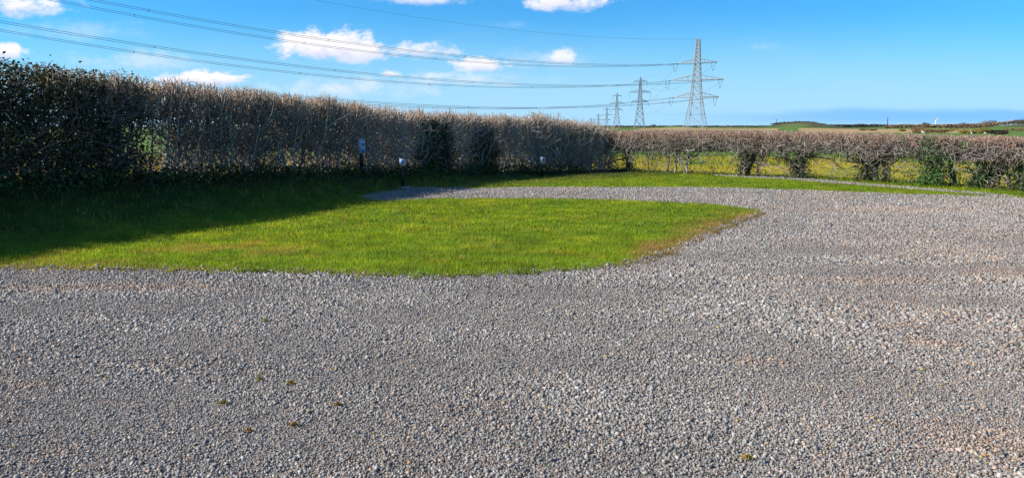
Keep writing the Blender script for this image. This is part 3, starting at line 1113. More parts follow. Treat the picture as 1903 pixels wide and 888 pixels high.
V, F, C = hedge_shoots(HL, S_MIX - 1.4, S_END - 0.8, bare_top, 3800, 0.32, 214, rad=0.0095, noise=0.17)
mesh_obj('shoots', V, F, M_TWIG, bh, C)
V, F, C = fill(HL, S_MIX - 0.5, S_END - 1, hl_top, 14000, 0.36, 0.02, 0.72, 0.045, [(0.060, 0.050, 0.040), (0.085, 0.058, 0.040), (0.042, 0.045, 0.030)], 213,
               mask=lambda s, u: np.interp(s, [HL.s_at_px(560), HL.s_at_px(720)], [0.95, 0.22]) * (0.25 + 0.75 * shrub_mass(s)) * np.clip(1.25 - 1.2 * u, 0.15, 1) * (1 - np.exp(-((s - HL.s_at_px(262)) / 0.5) ** 2)))
mesh_obj('foliage', V, F, M_LEAF, bh, C)


# 3: ivy-covered shrubs standing in the bare hedge
def ivy_shrub(name, label, px, halfw, top_u, nleaf, seed, group='ivy covered shrubs in the left hedge'):
    s = HL.s_at_px(px)
    q = HL.at(s) + HL.nrm(np.array(s)) * 0.08
    gz = float(ground_z(q[0], q[1]))
    r = np.random.default_rng(seed)
    o = hedge_thing(name, label, 'shrub', (q[0], q[1], gz), group)
    H = float(hl_top(s)) * top_u - gz
    n = 5
    P = np.tile(np.array([q[0], q[1], gz - 0.03]), (n, 1)) + np.concatenate([r.normal(0, 0.12, (n, 2)), np.zeros((n, 1))], 1)
    D = np.concatenate([r.normal(0, 0.25, (n, 2)), np.ones((n, 1))], 1)
    a = twig_chains(P, D, H / 6.5, 6, 0.03, 0.008, 0.15, gz + H, r)
    V, F = tubes(a[0], a[1], a[2], a[3], 5)
    mesh_obj('stem', V, F, M_TWIG, o, np.repeat(twig_colour(n, np.zeros(n), r)[a[4]], 10, axis=0))
    nc = nleaf // 22
    th = r.uniform(0, 2 * math.pi, nc); rr = np.sqrt(r.random(nc)); zz = r.random(nc)
    prof = 0.62 + 0.38 * np.sin(np.clip(zz * 1.25, 0, 1) * math.pi)
    t2 = HL.tan(np.array(s)); n2 = HL.nrm(np.array(s))
    ax, an = rr * np.cos(th) * halfw * prof, rr * np.sin(th) * 0.45 * prof
    C0 = np.stack([q[0] + t2[0] * ax + n2[0] * an, q[1] + t2[1] * ax + n2[1] * an, gz + 0.05 + zz * (H - 0.05)], -1)
    Pn = np.repeat(C0, 22, axis=0) + r.normal(0, 0.075, (nc * 22, 3))
    V, F = leaves(Pn, 0.055 * r.uniform(0.6, 1.3, nc * 22), 0.3, r)
    cc = np.asarray(IVY)[r.integers(0, 3, nc)].repeat(22, axis=0) * r.uniform(0.6, 1.4, (nc * 22, 1))
    mesh_obj('ivy', V, F, M_LEAF, o, np.repeat(cc, 4, axis=0))
    return o


ivy_shrub('ivy_shrub', 'dark round topped ivy covered shrub in the bare hedge, taller of the two', 803, 0.80, 0.86, 13000, 221)
ivy_shrub('ivy_shrub', 'dark ivy covered shrub in the bare hedge, lower of the two', 892, 0.68, 0.80, 11000, 222)
s_ = HL.s_at_px(1100)


# 4: looser brush where the hedge turns the corner
def thicket(name, label, px0, px1, extra, nt, seed, dense):
    s0, s1 = HL.s_at_px(px0), min(HL.s_at_px(px1), HL.len - 0.01)
    q = HL.at((s0 + s1) / 2)
    o = hedge_thing(name, label, 'shrub', (q[0], q[1], float(ground_z(q[0], q[1]))))
    tf = lambda s: hl_top(s) + extra
    V, F, C = hedge_stems(HL, s0, s1, tf, 0.16, 0.35, seed, 0.018, 0.95, 3)
    mesh_obj('stems', V, F, M_TWIG, o, C)
    V, F, C = hedge_shoots(HL, s0, s1, tf, int(nt * 0.35), 0.32, seed + 2, low=0.45, noise=0.34, rad=0.009)
    mesh_obj('shoots', V, F, M_TWIG, o, C)
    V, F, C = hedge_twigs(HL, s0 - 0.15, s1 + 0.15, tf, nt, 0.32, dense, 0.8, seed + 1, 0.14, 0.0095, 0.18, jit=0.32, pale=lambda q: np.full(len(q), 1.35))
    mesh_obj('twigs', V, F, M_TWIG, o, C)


thicket('wild_shrub', 'unclipped bare shrub with long upright shoots rising above the hedge near the corner', 985, 1062, 0.12, 700, 231, lambda r, n: r.uniform(0.1, 1.0, n))
thicket('dense_thicket', 'dense dark bramble thicket of fine twigs at the corner of the two hedges', 1062, 1152, 0.0, 1150, 241, lambda r, n: r.uniform(0.0, 0.98, n))


# undergrowth along the hedge foot on the bank
def undergrowth():
    r = np.random.default_rng(251)
    nc = 1500
    s = r.uniform(0.5, HL.len - 1.6, nc)
    n_ = 0.5 + np.abs(r.normal(0, 0.28, nc))
    keep = r.random(nc) < 0.25 + 0.9 * fbm(s, n_, 0.8, 252, 2)
    s, n_ = s[keep], n_[keep]; nc = len(s)
    q = HL.at(s) + HL.nrm(s) * n_[:, None]
    h = 0.05 + 0.22 * r.random(nc) * np.exp(-(n_ - 0.5) / 0.5)
    C0 = np.concatenate([q, (ground_z(q[:, 0], q[:, 1]) + h)[:, None]], 1)
    P = np.repeat(C0, 16, axis=0) + r.normal(0, 1, (nc * 16, 3)) * np.array([0.10, 0.10, 0.07])
    P[:, 2] = np.maximum(P[:, 2], ground_z(P[:, 0], P[:, 1]) + 0.02)
    V, F = leaves(P, 0.06 * r.uniform(0.6, 1.5, nc * 16), 0.3, r)
    pal = np.array([(0.04, 0.075, 0.02), (0.055, 0.09, 0.022), (0.03, 0.05, 0.018), (0.09, 0.08, 0.03)])
    cc = pal[r.integers(0, 4, nc)].repeat(16, axis=0) * r.uniform(0.6, 1.4, (nc * 16, 1))
    o = mesh_obj('undergrowth', V, F, M_LEAF, colour=np.repeat(cc, 4, axis=0))
    tag(o, 'low leafy weeds along the foot of the left hedge', 'undergrowth', kind='stuff')


undergrowth()


def far_bank():
    r = np.random.default_rng(261)
    nc = 2600
    s = r.uniform(0.5, HL.len - 0.6, nc)
    n_ = -(0.55 + np.abs(r.normal(0, 0.5, nc)))
    keep = r.random(nc) < 0.1 + 1.3 * (fbm(s, n_, 0.7, 262, 2) - 0.25)
    s, n_ = s[keep], n_[keep]; nc = len(s)
    q = HL.at(s) + HL.nrm(s) * n_[:, None]
    C0 = np.concatenate([q, (ground_z(q[:, 0], q[:, 1]) + 0.05 + 0.75 * r.random(nc) ** 1.3)[:, None]], 1)
    P = np.repeat(C0, 14, axis=0) + r.normal(0, 1, (nc * 14, 3)) * np.array([0.12, 0.12, 0.10])
    V, F = leaves(P, 0.055 * r.uniform(0.6, 1.5, nc * 14), 0.2, r)
    pal = np.array([(0.20, 0.13, 0.08), (0.26, 0.18, 0.10), (0.13, 0.12, 0.04), (0.16, 0.09, 0.06)])
    cc = pal[r.integers(0, 4, nc)].repeat(14, axis=0) * r.uniform(0.6, 1.4, (nc * 14, 1))
    o = mesh_obj('bramble_undergrowth', V, F, M_LEAF, colour=np.repeat(cc, 4, axis=0))
    tag(o, 'brown brambles and dead leaves growing behind the left hedge', 'undergrowth', kind='stuff')


far_bank()

# ------------------------------------------------------------------ the low hedge of small trees at the far right
HR_S = np.array([HR.s_at_px(p) for p in (1130, 1300, 1500, 1700, 1903, 2100)])
HR_Z = np.array([CAM_H + (235 - py) / FPX * HR.at(s)[1] for s, py in zip(HR_S, (243, 243.5, 246.5, 252, 257, 262))])


def hr_top(s):
    return np.interp(s, HR_S, HR_Z)


GROUP_R = 'clipped bare trees of the far hedge'
TREES = [  # px, trunk radius, stems, spread px left/right, ivy leaves, lean px, kind, label
    (1170, 0.09, 2, 38, 22, 900, 0, 'short hedge tree with an ivy blackened trunk beside the corner thicket'),
    (1207, 0.022, 4, 22, 18, 0, 0, 'thin twiggy hedge shrub between the ivy trunk and the paired bare trunks'),
    (1239, 0.045, 1, 18, 9, 0, -2, 'slim dark hedge tree forking to the left, one of a close pair of trunks'),
    (1253, 0.055, 1, 9, 12, 0, 3, 'slim pale barked hedge tree, straighter one of a close pair of trunks'),
    (1273, 0.050, 3, 14, 48, 0, 0, 'pale stubby hedge tree splitting into three stems from a knobbly base'),
    (1381, 0.075, 4, 60, 20, 1500, 0, 'stout hedge tree of several dark ivy clad trunks beside the wooden stub post'),
    (1405, 0.020, 5, 14, 40, 0, 6, 'clump of thin saplings right of the stout ivy clad trunks'),
    (1490, 0.10, 3, 45, 52, 1700, 0, 'thick ivy clad hedge tree with an upright column of a trunk over yellow grass'),
    (1610, 0.10, 4, 68, 22, 1500, 4, 'thick dark hedge tree widening upwards, between the ivy column and the low twiggy shrub'),
    (1645, 0.022, 5, 20, 52, 200, 0, 'low twiggy shrub with thin drooping branches in the hedge gap'),
    (1736, 0.06, 4, 42, 22, 5200, -6, 'hedge tree smothered in bright green ivy from ground to top'),
    (1777, 0.085, 2, 18, 22, 300, 10, 'hedge tree with a dark arching trunk and curved limbs beside the green ivy'),
    (1816, 0.075, 2, 20, 14, 1100, 10, 'leaning hedge tree with ivy climbing its trunk'),
    (1842, 0.05, 2, 14, 8, 600, 0, 'short ivy wrapped stub of a hedge tree beside a thin reddish stem'),
    (1857, 0.028, 1, 8, 11, 0, 2, 'thin reddish single stemmed hedge tree, slimmest of the right end'),
    (1878, 0.045, 2, 12, 10, 150, -2, 'dark slender hedge tree forking above knee height at the right end'),
    (1899, 0.07, 3, 12, 105, 900, 0, 'ivy clad hedge tree at the very right end of the hedge')]


def hedge_tree(px, rad, nst, pl, pr, nivy, lean, label, seed):
    r = np.random.default_rng(seed)
    s = HR.s_at_px(px)
    q = HR.at(s)
    gz = float(ground_z(q[0], q[1]))
    depth = q[1]
    o = tag(empty('hedge_tree', (q[0], q[1], gz)), label, 'tree', GROUP_R)
    T = float(hr_top(s))
    H = T - gz
    tx, nx = HR.tan(np.array(s)), HR.nrm(np.array(s))
    # trunk: nst stems out of one base, then limbs spreading along the hedge
    P = np.tile(np.array([q[0], q[1], gz - 0.05]), (nst, 1))
    off = r.normal(0, rad * 0.9, nst) if nst > 1 else np.zeros(1)
    P[:, :2] += tx * off[:, None]
    D = np.zeros((nst, 3)); D[:, 2] = 1
    side = np.linspace(-1, 1, nst) * ((0.13 if nivy >= 900 else 0.30) if nst > 1 else 0) + lean * 0.03
    D[:, :2] += tx * side[:, None] + nx * r.normal(0, 0.1, (nst, 1))
    D /= np.linalg.norm(D, axis=1, keepdims=True)
    a = twig_chains(P, D, H * 0.09, 7, rad * (0.75 if nst > 2 else 1.0) * r.uniform(0.8, 1.15, nst), rad * 0.42, 0.13, T - 0.1, r, 0.0)
    base = a[4]
    segs = [a]
    nl = 5 + 3 * nst
    j = r.integers(int(len(a[0]) * (0.55 if nivy >= 900 else 0.35)), len(a[0]), nl)
    along = r.uniform(-pl, pr, nl) / FPX * depth
    D2 = np.zeros((nl, 3))
    D2[:, :2] = tx * (along * 1.6)[:, None] + nx * r.normal(0, 0.35, (nl, 1))
    D2[:, 2] = r.uniform(0.2, 0.9, nl)
    D2 /= np.linalg.norm(D2, axis=1, keepdims=True)
    b = twig_chains(a[1][j], D2, 0.09 + np.abs(along) * 0.14, 6, np.maximum(a[3][j] * 0.6, 0.010), 0.006, 0.28, T - 0.05, r, 0.02)
    segs.append(b)
    A, B, RA, RB = (np.concatenate([q_[k] for q_ in segs]) for k in range(4))
    V, F = tubes(A, B, RA, RB, 6)
    cpal = {1253: np.array([0.34, 0.30, 0.25]), 1273: np.array([0.36, 0.33, 0.29]), 1857: np.array([0.20, 0.10, 0.07])}.get(px, np.array([0.15, 0.125, 0.105]))
    mesh_obj('trunk', V, F, M_TWIG, o, np.repeat(cpal * r.uniform(0.7, 1.3, (len(A), 1)), 12, axis=0))
    # crown: twigs filling the clipped upper band, with a few drooping below it
    wid = (pl + pr) / FPX * depth * 1.25 + 0.25
    n = int(800 * wid) + 80
    al = r.uniform(-pl - 10, pr + 10, n) / FPX * depth * 1.2
    u = np.where(r.random(n) < 0.88, r.uniform(0.56, 0.95, n), r.uniform(0.12, 0.6, n))
    low = u < 0.5
    keep = ~low | (r.random(n) < 0.55)
    al, u = al[keep], u[keep]; n = len(u)
    nn = r.uniform(-0.42, 0.42, n)
    # the lower edge of the crown arches up between trunks
    arch = np.clip(np.abs(al) / max(wid / 2, 0.1), 0, 1.1)
    u = np.where(u > 0.5, np.maximum(u, 0.50 + 0.27 * arch ** 1.5 * r.uniform(0.6, 1.05, n)), u)
    sel = r.random(n) < 1.0 - 0.45 * arch
    al, u, nn = al[sel], u[sel], nn[sel]; n = len(u)
    sp_ = np.clip(s + al, 0, HR.len)
    qq = HR.at(sp_) + HR.nrm(sp_) * nn[:, None]
    tp = hr_top(sp_)
    g0 = ground_z(qq[:, 0], qq[:, 1])
    P = np.concatenate([qq, (g0 + u * (tp - g0))[:, None]], 1)
    D = r.normal(size=(n, 3)) * np.array([1.0, 1.0, 0.5]) + np.array([0, 0, 0.3])
    up = u > 0.84
    D[up] = D[up] * 0.5 + np.array([0, 0, 0.8])
    D /= np.linalg.norm(D, axis=1, keepdims=True)
    zmax = tp + (vnoise(sp_, nn, 3.0, 7) - 0.5) * 0.07 + np.abs(r.normal(0, 0.035, n))
    c_ = twig_chains(P, D, 0.085 * r.uniform(0.7, 1.4, n), 4, 0.0068 * r.uniform(0.7, 1.5, n), 0.004, 0.42, zmax, r, 0.03)
    V, F = tubes(c_[0], c_[1], c_[2], c_[3])
    sh = np.clip((u - 0.72) / 0.2, 0, 1) * r.uniform(0.3, 1, n) * 0.9
    cc = twig_colour(n, sh, r)
    red = np.array([0.40, 0.23, 0.17])
    cc = np.where((sh > 0.35)[:, None] & (r.random((n, 1)) < 0.6), red * r.uniform(0.7, 1.3, (n, 1)), cc)
    Vs, Fs, Cs = hedge_shoots(HR, max(s - (pl + 8) / FPX * depth * 1.2, 0), s + (pr + 8) / FPX * depth * 1.2, hr_top, int(260 * wid), 0.40, seed + 1, 0.0058, 0.70, 0.07, (0.40, 0.27, 0.21))
    V2, F2 = join([(V, F), (Vs, Fs)])
    mesh_obj('crown', V2, F2, M_TWIG, o, np.concatenate([seg_colours(cc[c_[4]]), Cs]))
    if nivy:
        bright = px == 1736
        nc = int(nivy * (1.0 if px == 1736 else 1.5)) // 14
        if bright:
            al = r.normal(0.03, 0.27, nc); zz = r.random(nc) ** 1.5
            C0 = np.concatenate([q + tx * al[:, None] + nx * r.normal(0.24, 0.16, (nc, 1)), (gz + 0.08 + zz * H * 0.9)[:, None]], 1)
        else:
            jj = r.integers(0, len(a[0]), nc)
            t_ = r.random((nc, 1))
            C0 = a[0][jj] * (1 - t_) + a[1][jj] * t_ + r.normal(0, 1, (nc, 3)) * np.array([rad * 1.35, rad * 1.35, 0.03])
        Pn = np.repeat(C0, 14, axis=0) + r.normal(0, 0.05, (nc * 14, 3))
        Pn[:, 2] = np.maximum(Pn[:, 2], gz + 0.01)
        V, F = leaves(Pn, 0.05 * r.uniform(0.6, 1.3, nc * 14), 0.2, r)
        pal = np.asarray(IVY_BRIGHT if bright or px > 1800 else IVY)
        ci = pal[r.integers(0, 3, nc)].repeat(14, axis=0) * r.uniform(0.6, 1.4, (nc * 14, 1))
        mesh_obj('ivy', V, F, M_LEAF, o, np.repeat(ci, 4, axis=0))
    return o


for i, t in enumerate(TREES):
    hedge_tree(*t, seed=300 + i * 3)


# low weeds at the foot of the far hedge
def hedge_foot():
    r = np.random.default_rng(391)
    nc = 420
    s = r.uniform(0, HR.len, nc)
    q = HR.at(s) + HR.nrm(s) * r.normal(0.05, 0.22, (nc, 1))
    C0 = np.concatenate([q, (ground_z(q[:, 0], q[:, 1]) + 0.05 + 0.10 * r.random(nc) ** 2)[:, None]], 1)
    P = np.repeat(C0, 9, axis=0) + r.normal(0, 1, (nc * 9, 3)) * np.array([0.08, 0.08, 0.04])
    V, F = leaves(P, 0.05 * r.uniform(0.6, 1.4, nc * 9), 0.3, r)
    pal = np.array([(0.07, 0.12, 0.03), (0.05, 0.09, 0.022), (0.20, 0.15, 0.06), (0.12, 0.08, 0.04)])
    cc = pal[r.integers(0, 4, nc)].repeat(9, axis=0) * r.uniform(0.6, 1.4, (nc * 9, 1))
    o = mesh_obj('weeds', V, F, M_LEAF, colour=np.repeat(cc, 4, axis=0))
    tag(o, 'low weeds and dead leaves at the foot of the far hedge', 'weeds', kind='stuff')


hedge_foot()


# ------------------------------------------------------------------ posts and boards of the pitches
def rod(p0, p1, r, sides=8):
    V, F = tubes(np.array([p0]), np.array([p1]), r, r, sides)
    return V, F


def foot_depth(px, py):
    """how far out the sloping ground carries a foot seen at this height"""
    d = np.linspace(12, 27, 1500)
    x = at_depth(px, d)
    y_ = 235 + (CAM_H - ground_z(x, d)) / d * FPX
    return float(d[np.argmin(np.abs(y_ - py))])


def pitch_post(px, depth, board_top_py, board_w, board_h, label, rz, slab=True, dz=0.0):
    x = at_depth(px, depth)
    gz = float(ground_z(x, depth))
    o = tag(empty('pitch_post', (x, depth, gz), rz), label, 'post', 'black posts with small white notices')
    top = CAM_H + (235 - board_top_py) / FPX * depth
    cr, sr = math.cos(rz), math.sin(rz)
    V, F = box((x, depth, (gz + top - board_h * 0.3) / 2), (0.055, 0.055, top - board_h * 0.3 - gz + 0.04), rz)
    mesh_obj('post', V, F, M_BLACKPOST, o)
    f = np.array([x + sr * 0.055, depth - cr * 0.055])
    V, F = box((f[0], f[1], top - board_h / 2), (board_w, 0.025, board_h), rz)
    b = mesh_obj('notice_board', V, F, M_WHITE, o)
    f2 = np.array([x + sr * 0.069, depth - cr * 0.069])
    V, F = box((f2[0], f2[1], top - board_h * 0.42), (board_w * 0.55, 0.004, board_h * 0.42), rz)
    p = mesh_obj('printed_panel', V, F, M_BLUE, o)
    V, F = box((x, depth, top + 0.012), (board_w * 1.05, 0.10, 0.024), rz)
    mesh_obj('cap', V, F, M_DARKPANEL, o)
    if slab:
        V, F = box((x + 0.05, depth - 0.06, gz + 0.02), (0.34, 0.26, 0.06), rz)
        mesh_obj('base_slab', V, F, M_CONCRETE, o)
    return o


pitch_post(748, foot_depth(748, 349), 294, 0.145, 0.165, 'black post with a small white and blue notice, standing where the gravel track ends', math.radians(20))
pitch_post(1007, foot_depth(1007, 327), 291, 0.16, 0.20, 'black post with a small white notice in front of the thicket, the farther one', math.radians(35), slab=False)

# taller white board against the hedge
d_ = 18.7
x_ = at_depth(673, d_)
gz_ = float(ground_z(x_, d_))
rz_ = math.radians(30)
sg = tag(empty('notice_sign', (x_, d_, gz_), rz_), 'tall narrow white sign with blue squares on a dark post against the bare hedge', 'sign')
topz = CAM_H + (235 - 257) / FPX * d_
V, F = box((x_, d_, (gz_ + topz) / 2), (0.08, 0.08, topz - gz_), rz_)
mesh_obj('post', V, F, M_BLACKPOST, sg)
fr = np.array([math.sin(rz_), -math.cos(rz_)]); rt = np.array([math.cos(rz_), math.sin(rz_)])
c_ = np.array([x_, d_]) + fr * 0.055
V, F = box((c_[0], c_[1], topz - 0.19), (0.17, 0.025, 0.38), rz_)
mesh_obj('board', V, F, M_WHITE, sg)
for dz_, hh_ in ((-0.15, 0.07), (-0.31, 0.09)):
    c2 = c_ + fr * 0.015 + rt * 0.035
    V, F = box((c2[0], c2[1], topz + dz_), (0.075, 0.004, hh_), rz_)
    mesh_obj('blue_square', V, F, M_BLUE, sg)
d_ = 18.4
x_ = at_depth(682, d_)
gz_ = float(ground_z(x_, d_))
V, F = tubes(np.array([(x_, d_, gz_ - 0.05), (x_ + 0.01, d_, gz_ + 0.30)]), np.array([(x_ + 0.01, d_, gz_ + 0.30), (x_ + 0.013, d_, gz_ + 0.315)]), [0.024, 0.022], [0.022, 0.004], 7)
tag(mesh_obj('wooden_stake', V, F, M_WOOD), 'short pale wooden stake under the tall white sign', 'stake')
for px, hgt, rd, mt, nm, lb in ((1387, 0.20, 0.06, M_WOOD, 'fence_post', 'stubby sawn wooden post beside the stout ivy clad trunks'),
                                (1290, 0.13, 0.045, M_BLACKPOST, 'tree_stump', 'small dark stump alone in the open gap of the far hedge')):
    s = HR.s_at_px(px)
    q = HR.at(s) + HR.nrm(np.array(s)) * 0.15
    gz_ = float(ground_z(q[0], q[1]))
    P = [(q[0], q[1], gz_ - 0.05), (q[0], q[1], gz_ + hgt), (q[0] + 0.01, q[1], gz_ + hgt + 0.004)]
    V, F = tubes(np.array(P[:2]), np.array(P[1:]), [rd, rd * 0.95], [rd * 0.95, 0.003], 8)
    tag(mesh_obj(nm, V, F, mt), lb, 'post' if nm == 'fence_post' else 'stump')

# ------------------------------------------------------------------ moss and weeds in the yard
M_MOSS = attr_mat('moss', 0.9, 0.1, 0.3, 40.0)
MOSS = [(416, 756, 0.035, 1, 'yellow green moss tuft in the gravel, widest of the nearby tufts'), (548, 794, 0.036, 0, 'rusty brown moss tuft nearest the camera in the middle gravel'),
        (463, 805, 0.022, 0, 'small round orange brown tuft left of the rusty moss'), (493, 597, 0.045, 1, 'brown and yellow tuft alone in the gravel before the lawn'),
        (541, 716, 0.030, 1, 'yellow moss speck above the rusty brown tuft'), (482, 709, 0.022, 1, 'tiny yellow green moss speck in the gravel'),
        (628, 755, 0.028, 0, 'orange brown moss tuft with a pale straw beside it'), (1388, 855, 0.03, 1, 'olive moss tuft in the pale gravel at the bottom edge')]
for px, py, rad, kind, lab in MOSS:
    g_ = G(px, py)
    r = np.random.default_rng(int(px))
    n = 150
    ang = r.uniform(0, 2 * math.pi, n); rr = np.abs(r.normal(0, 0.42, n).clip(-1, 1)) * rad
    P = np.stack([g_[0] + np.cos(ang) * rr * 1.3, g_[1] + np.sin(ang) * rr * 0.9, np.zeros(n)], -1)
    P[:, 2] = ground_z(P[:, 0], P[:, 1]) + 0.012 + 0.018 * np.clip(1 - (rr / rad) ** 2, 0, 1) * r.random(n)
    V, F = leaves(P, 0.011 * r.uniform(0.7, 1.4, n), 0.6, r)
    c = np.array([(0.34, 0.21, 0.08), (0.36, 0.26, 0.06)][kind]) * r.uniform(0.5, 1.4, (n, 1))
    o = mesh_obj('moss_tuft', V, F, M_MOSS, colour=np.repeat(c, 4, axis=0))
    tag(o, lab, 'moss', 'moss tufts scattered on the gravel')


# ------------------------------------------------------------------ pylons
def pylon(name, label, loc, rz, prof, arms, legs_r, tension, mat, mat2, group):
    """prof: (z, side) of the square body; arms: (z, half length, rise). Built in its own frame then placed."""
    o = tag(empty(name, loc, rz), label, 'pylon', group)
    pz = [p[0] for p in prof]; pw = [p[1] for p in prof]
    wz = lambda z: np.interp(z, pz, pw) / 2

    def put(nm, segs, r, m, sides=4, parent=o):
        A = np.array([s[0] for s in segs], float); B = np.array([s[1] for s in segs], float)
        R = np.array([s[2] if len(s) > 2 else r for s in segs], float)
        V, F = tubes(A, B, R, R, sides)
        me = mesh_obj(nm, V, F, m)
        me.parent = parent
        return me

    H = pz[-1]
    corner = [(-1, -1), (1, -1), (1, 1), (-1, 1)]
    # panel levels grow smaller upwards
    lv = [0.0]
    while lv[-1] < H - 0.5:
        lv.append(min(H, lv[-1] + max(1.9, 1.25 * 2 * wz(lv[-1]) * 0.62)))
    for cx, cy in corner:
        segs = []
        for a, b in zip(lv[:-1], lv[1:]):
            segs.append(((cx * wz(a), cy * wz(a), a), (cx * wz(b), cy * wz(b), b)))
        put('leg', segs, legs_r, mat)
    br = []
    for a, b in zip(lv[:-1], lv[1:]):
        wa, wb = wz(a), wz(b)
        for i in range(4):
            c0, c1 = corner[i], corner[(i + 1) % 4]
            br.append(((c0[0] * wa, c0[1] * wa, a), (c1[0] * wb, c1[1] * wb, b)))
            br.append(((c1[0] * wa, c1[1] * wa, a), (c0[0] * wb, c0[1] * wb, b)))
            br.append(((c0[0] * wb, c0[1] * wb, b), (c1[0] * wb, c1[1] * wb, b)))
    put('bracing', br, legs_r * 0.5, mat)
    tips = []
    for (z, hl, rise) in arms:
        for sgn in (-1, 1):
            w0, w1 = wz(z), wz(z + rise)
            tip = (sgn * hl, 0, z + 0.1)
            segs = []
            for cy in (-1, 1):
                segs.append(((sgn * w0, cy * w0, z), tip, legs_r * 0.85))
                segs.append(((sgn * w1, cy * w1, z + rise), tip, legs_r * 0.7))
                for k in range(1, 4):
                    t = k / 4
                    pa_ = tuple(np.array((sgn * w0, cy * w0, z)) * (1 - t) + np.array(tip) * t)
                    pb_ = tuple(np.array((sgn * w1, cy * w1, z + rise)) * (1 - t) + np.array(tip) * t)
                    pc_ = tuple(np.array((sgn * w0, -cy * w0, z)) * (1 - t) + np.array(tip) * t)
                    segs.append((pa_, pb_, legs_r * 0.45)); segs.append((pa_, pc_, legs_r * 0.4))
            a = put('cross_arm', segs, legs_r * 0.7, mat)
            tips.append((sgn, hl, z))
    if tension is None:
        for sgn, hl, z in tips:
            segs = [((sgn * hl, 0, z), (sgn * hl, 0, z - 0.6), 0.1)]
            k = 9
            for q in range(k):
                z0 = z - 0.6 - q * 0.4
                segs.append(((sgn * hl, 0, z0), (sgn * hl, 0, z0 - 0.22), 0.17)); segs.append(((sgn * hl, 0, z0 - 0.22), (sgn * hl, 0, z0 - 0.4), 0.10))
            put('insulator', segs, 0.15, mat2, 6)
    else:
        for sgn, hl, z in tips:
            ends = []
            for dvec in tension:                    # unit vectors in the pylon's frame along which the lines pull
                a = np.array((sgn * hl, 0, z)); b = a + np.array((dvec[0], dvec[1], -0.12)) * 4.2
                segs = []
                for q in range(8):
                    segs.append((tuple(a + (b - a) * q / 8), tuple(a + (b - a) * (q + 0.6) / 8), 0.17)); segs.append((tuple(a + (b - a) * (q + 0.6) / 8), tuple(a + (b - a) * (q + 1) / 8), 0.09))
                put('insulator', segs, 0.15, mat2, 6)
                ends.append(b)
            segs = []
            prev = ends[0]
            for k in range(1, 13):
                t = k / 12
                p = ends[0] * (1 - t) + ends[1] * t - np.array((0, 0, 4.0 * 4 * t * (1 - t) * 0.95))
                segs.append((tuple(prev), tuple(p), 0.085)); prev = p
            put('jumper_cable', segs, 0.08, M_CABLE, 5)
    return o


P0 = np.array([-150.0, 200.0]); P1 = np.array([95.0, 388.0]); P2 = np.array([118.3, 695.0]); P3 = np.array([142.5, 1020.0])
P4 = np.array([170.0, 1345.0]); P5 = np.array([192.0, 1665.0]); P6 = np.array([210.0, 1985.0])
u01 = (P0 - P1) / np.linalg.norm(P0 - P1); u12 = (P2 - P1) / np.linalg.norm(P2 - P1)
bis = -(u01 + u12); bis /= np.linalg.norm(bis)          # arm axis of the angle tower, its right hand end towards the camera
rz1 = math.atan2(bis[1], bis[0])
rot = lambda v, a: np.array((v[0] * math.cos(a) - v[1] * math.sin(a), v[0] * math.sin(a) + v[1] * math.cos(a)))
ARMS1 = [(16.7, 11.4, 2.6), (25.4, 13.6, 2.6), (34.0, 9.8, 2.2)]
PROF1 = [(0, 10.2), (16.7, 4.9), (34.0, 2.7), (45.8, 1.5)]
GPY = 'pylons of the power line crossing the fields'
pylon('pylon', 'largest lattice pylon with looped cables under its arms, behind the far hedge', (P1[0], P1[1], -0.3), rz1, PROF1, ARMS1, 0.19,
      [rot(u01, -rz1), rot(u12, -rz1)], M_STEEL, M_GLASSINS, GPY)
ARMS2 = [(24.0, 7.7, 2.0), (32.6, 9.6, 2.0), (42.3, 6.3, 1.6)]
PROF2 = [(0, 9.2), (24.0, 3.6), (42.3, 1.7), (46.5, 0.35)]
rz2 = math.atan2(-(P3 - P2)[0], (P3 - P2)[1])
PY = [(P2, 0, 0.26, 'second largest lattice pylon, left of the largest one'), (P3, 0, 0.28, 'third lattice pylon, middle one in the receding row'),
      (P4, -11, 0.3, 'fourth lattice pylon, small and half sunk behind the hedge top'), (P5, -17, 0.32, 'fifth lattice pylon, tiny, only its head above the hedge top'),
      (P6, -22, 0.32, 'faintest lattice pylon at the far end of the row')]
for (p, dz, lr, lb) in PY:
    pylon('pylon', lb, (p[0], p[1], dz), rz2, PROF2, ARMS2, lr, None, M_STEEL_FAR, M_STEEL_FAR, GPY)


# ------------------------------------------------------------------ overhead lines
def span(name, label, a, b, sag, rad, twin, group, spacers=True, n=48):
    """a hanging conductor pair (or single earth wire) between two points"""
    a, b = np.array(a, float), np.array(b, float)
    t = np.linspace(0, 1, n + 1)
    pts = a[None] * (1 - t[:, None]) + b[None] * t[:, None]
    pts[:, 2] -= sag * 4 * t * (1 - t)
    d = b - a
    sd = np.array([-d[1], d[0], 0]) / np.hypot(d[0], d[1])
    o = tag(empty(name, tuple(pts[n // 2])), label, 'power line', group)
    for k in ((-1, 1) if twin else (0,)):
        q = pts + sd * 0.28 * k + np.array([0, 0, 0.22 * k])
        V, F = tubes(q[:-1], q[1:], rad, rad, 5)
        mesh_obj('wire', V, F, M_CABLE, o)
    if twin and spacers:
        for t_ in (0.12, 0.3, 0.48, 0.66, 0.84):
            c = a * (1 - t_) + b * t_
            c[2] -= sag * 4 * t_ * (1 - t_)
            V, F = tubes(np.array([c - sd * 0.3 - np.array([0, 0, 0.24])]), np.array([c + sd * 0.3 + np.array([0, 0, 0.24])]), 0.11, 0.11, 6)
            mesh_obj('spacer', V, F, M_CABLE, o)
    return o


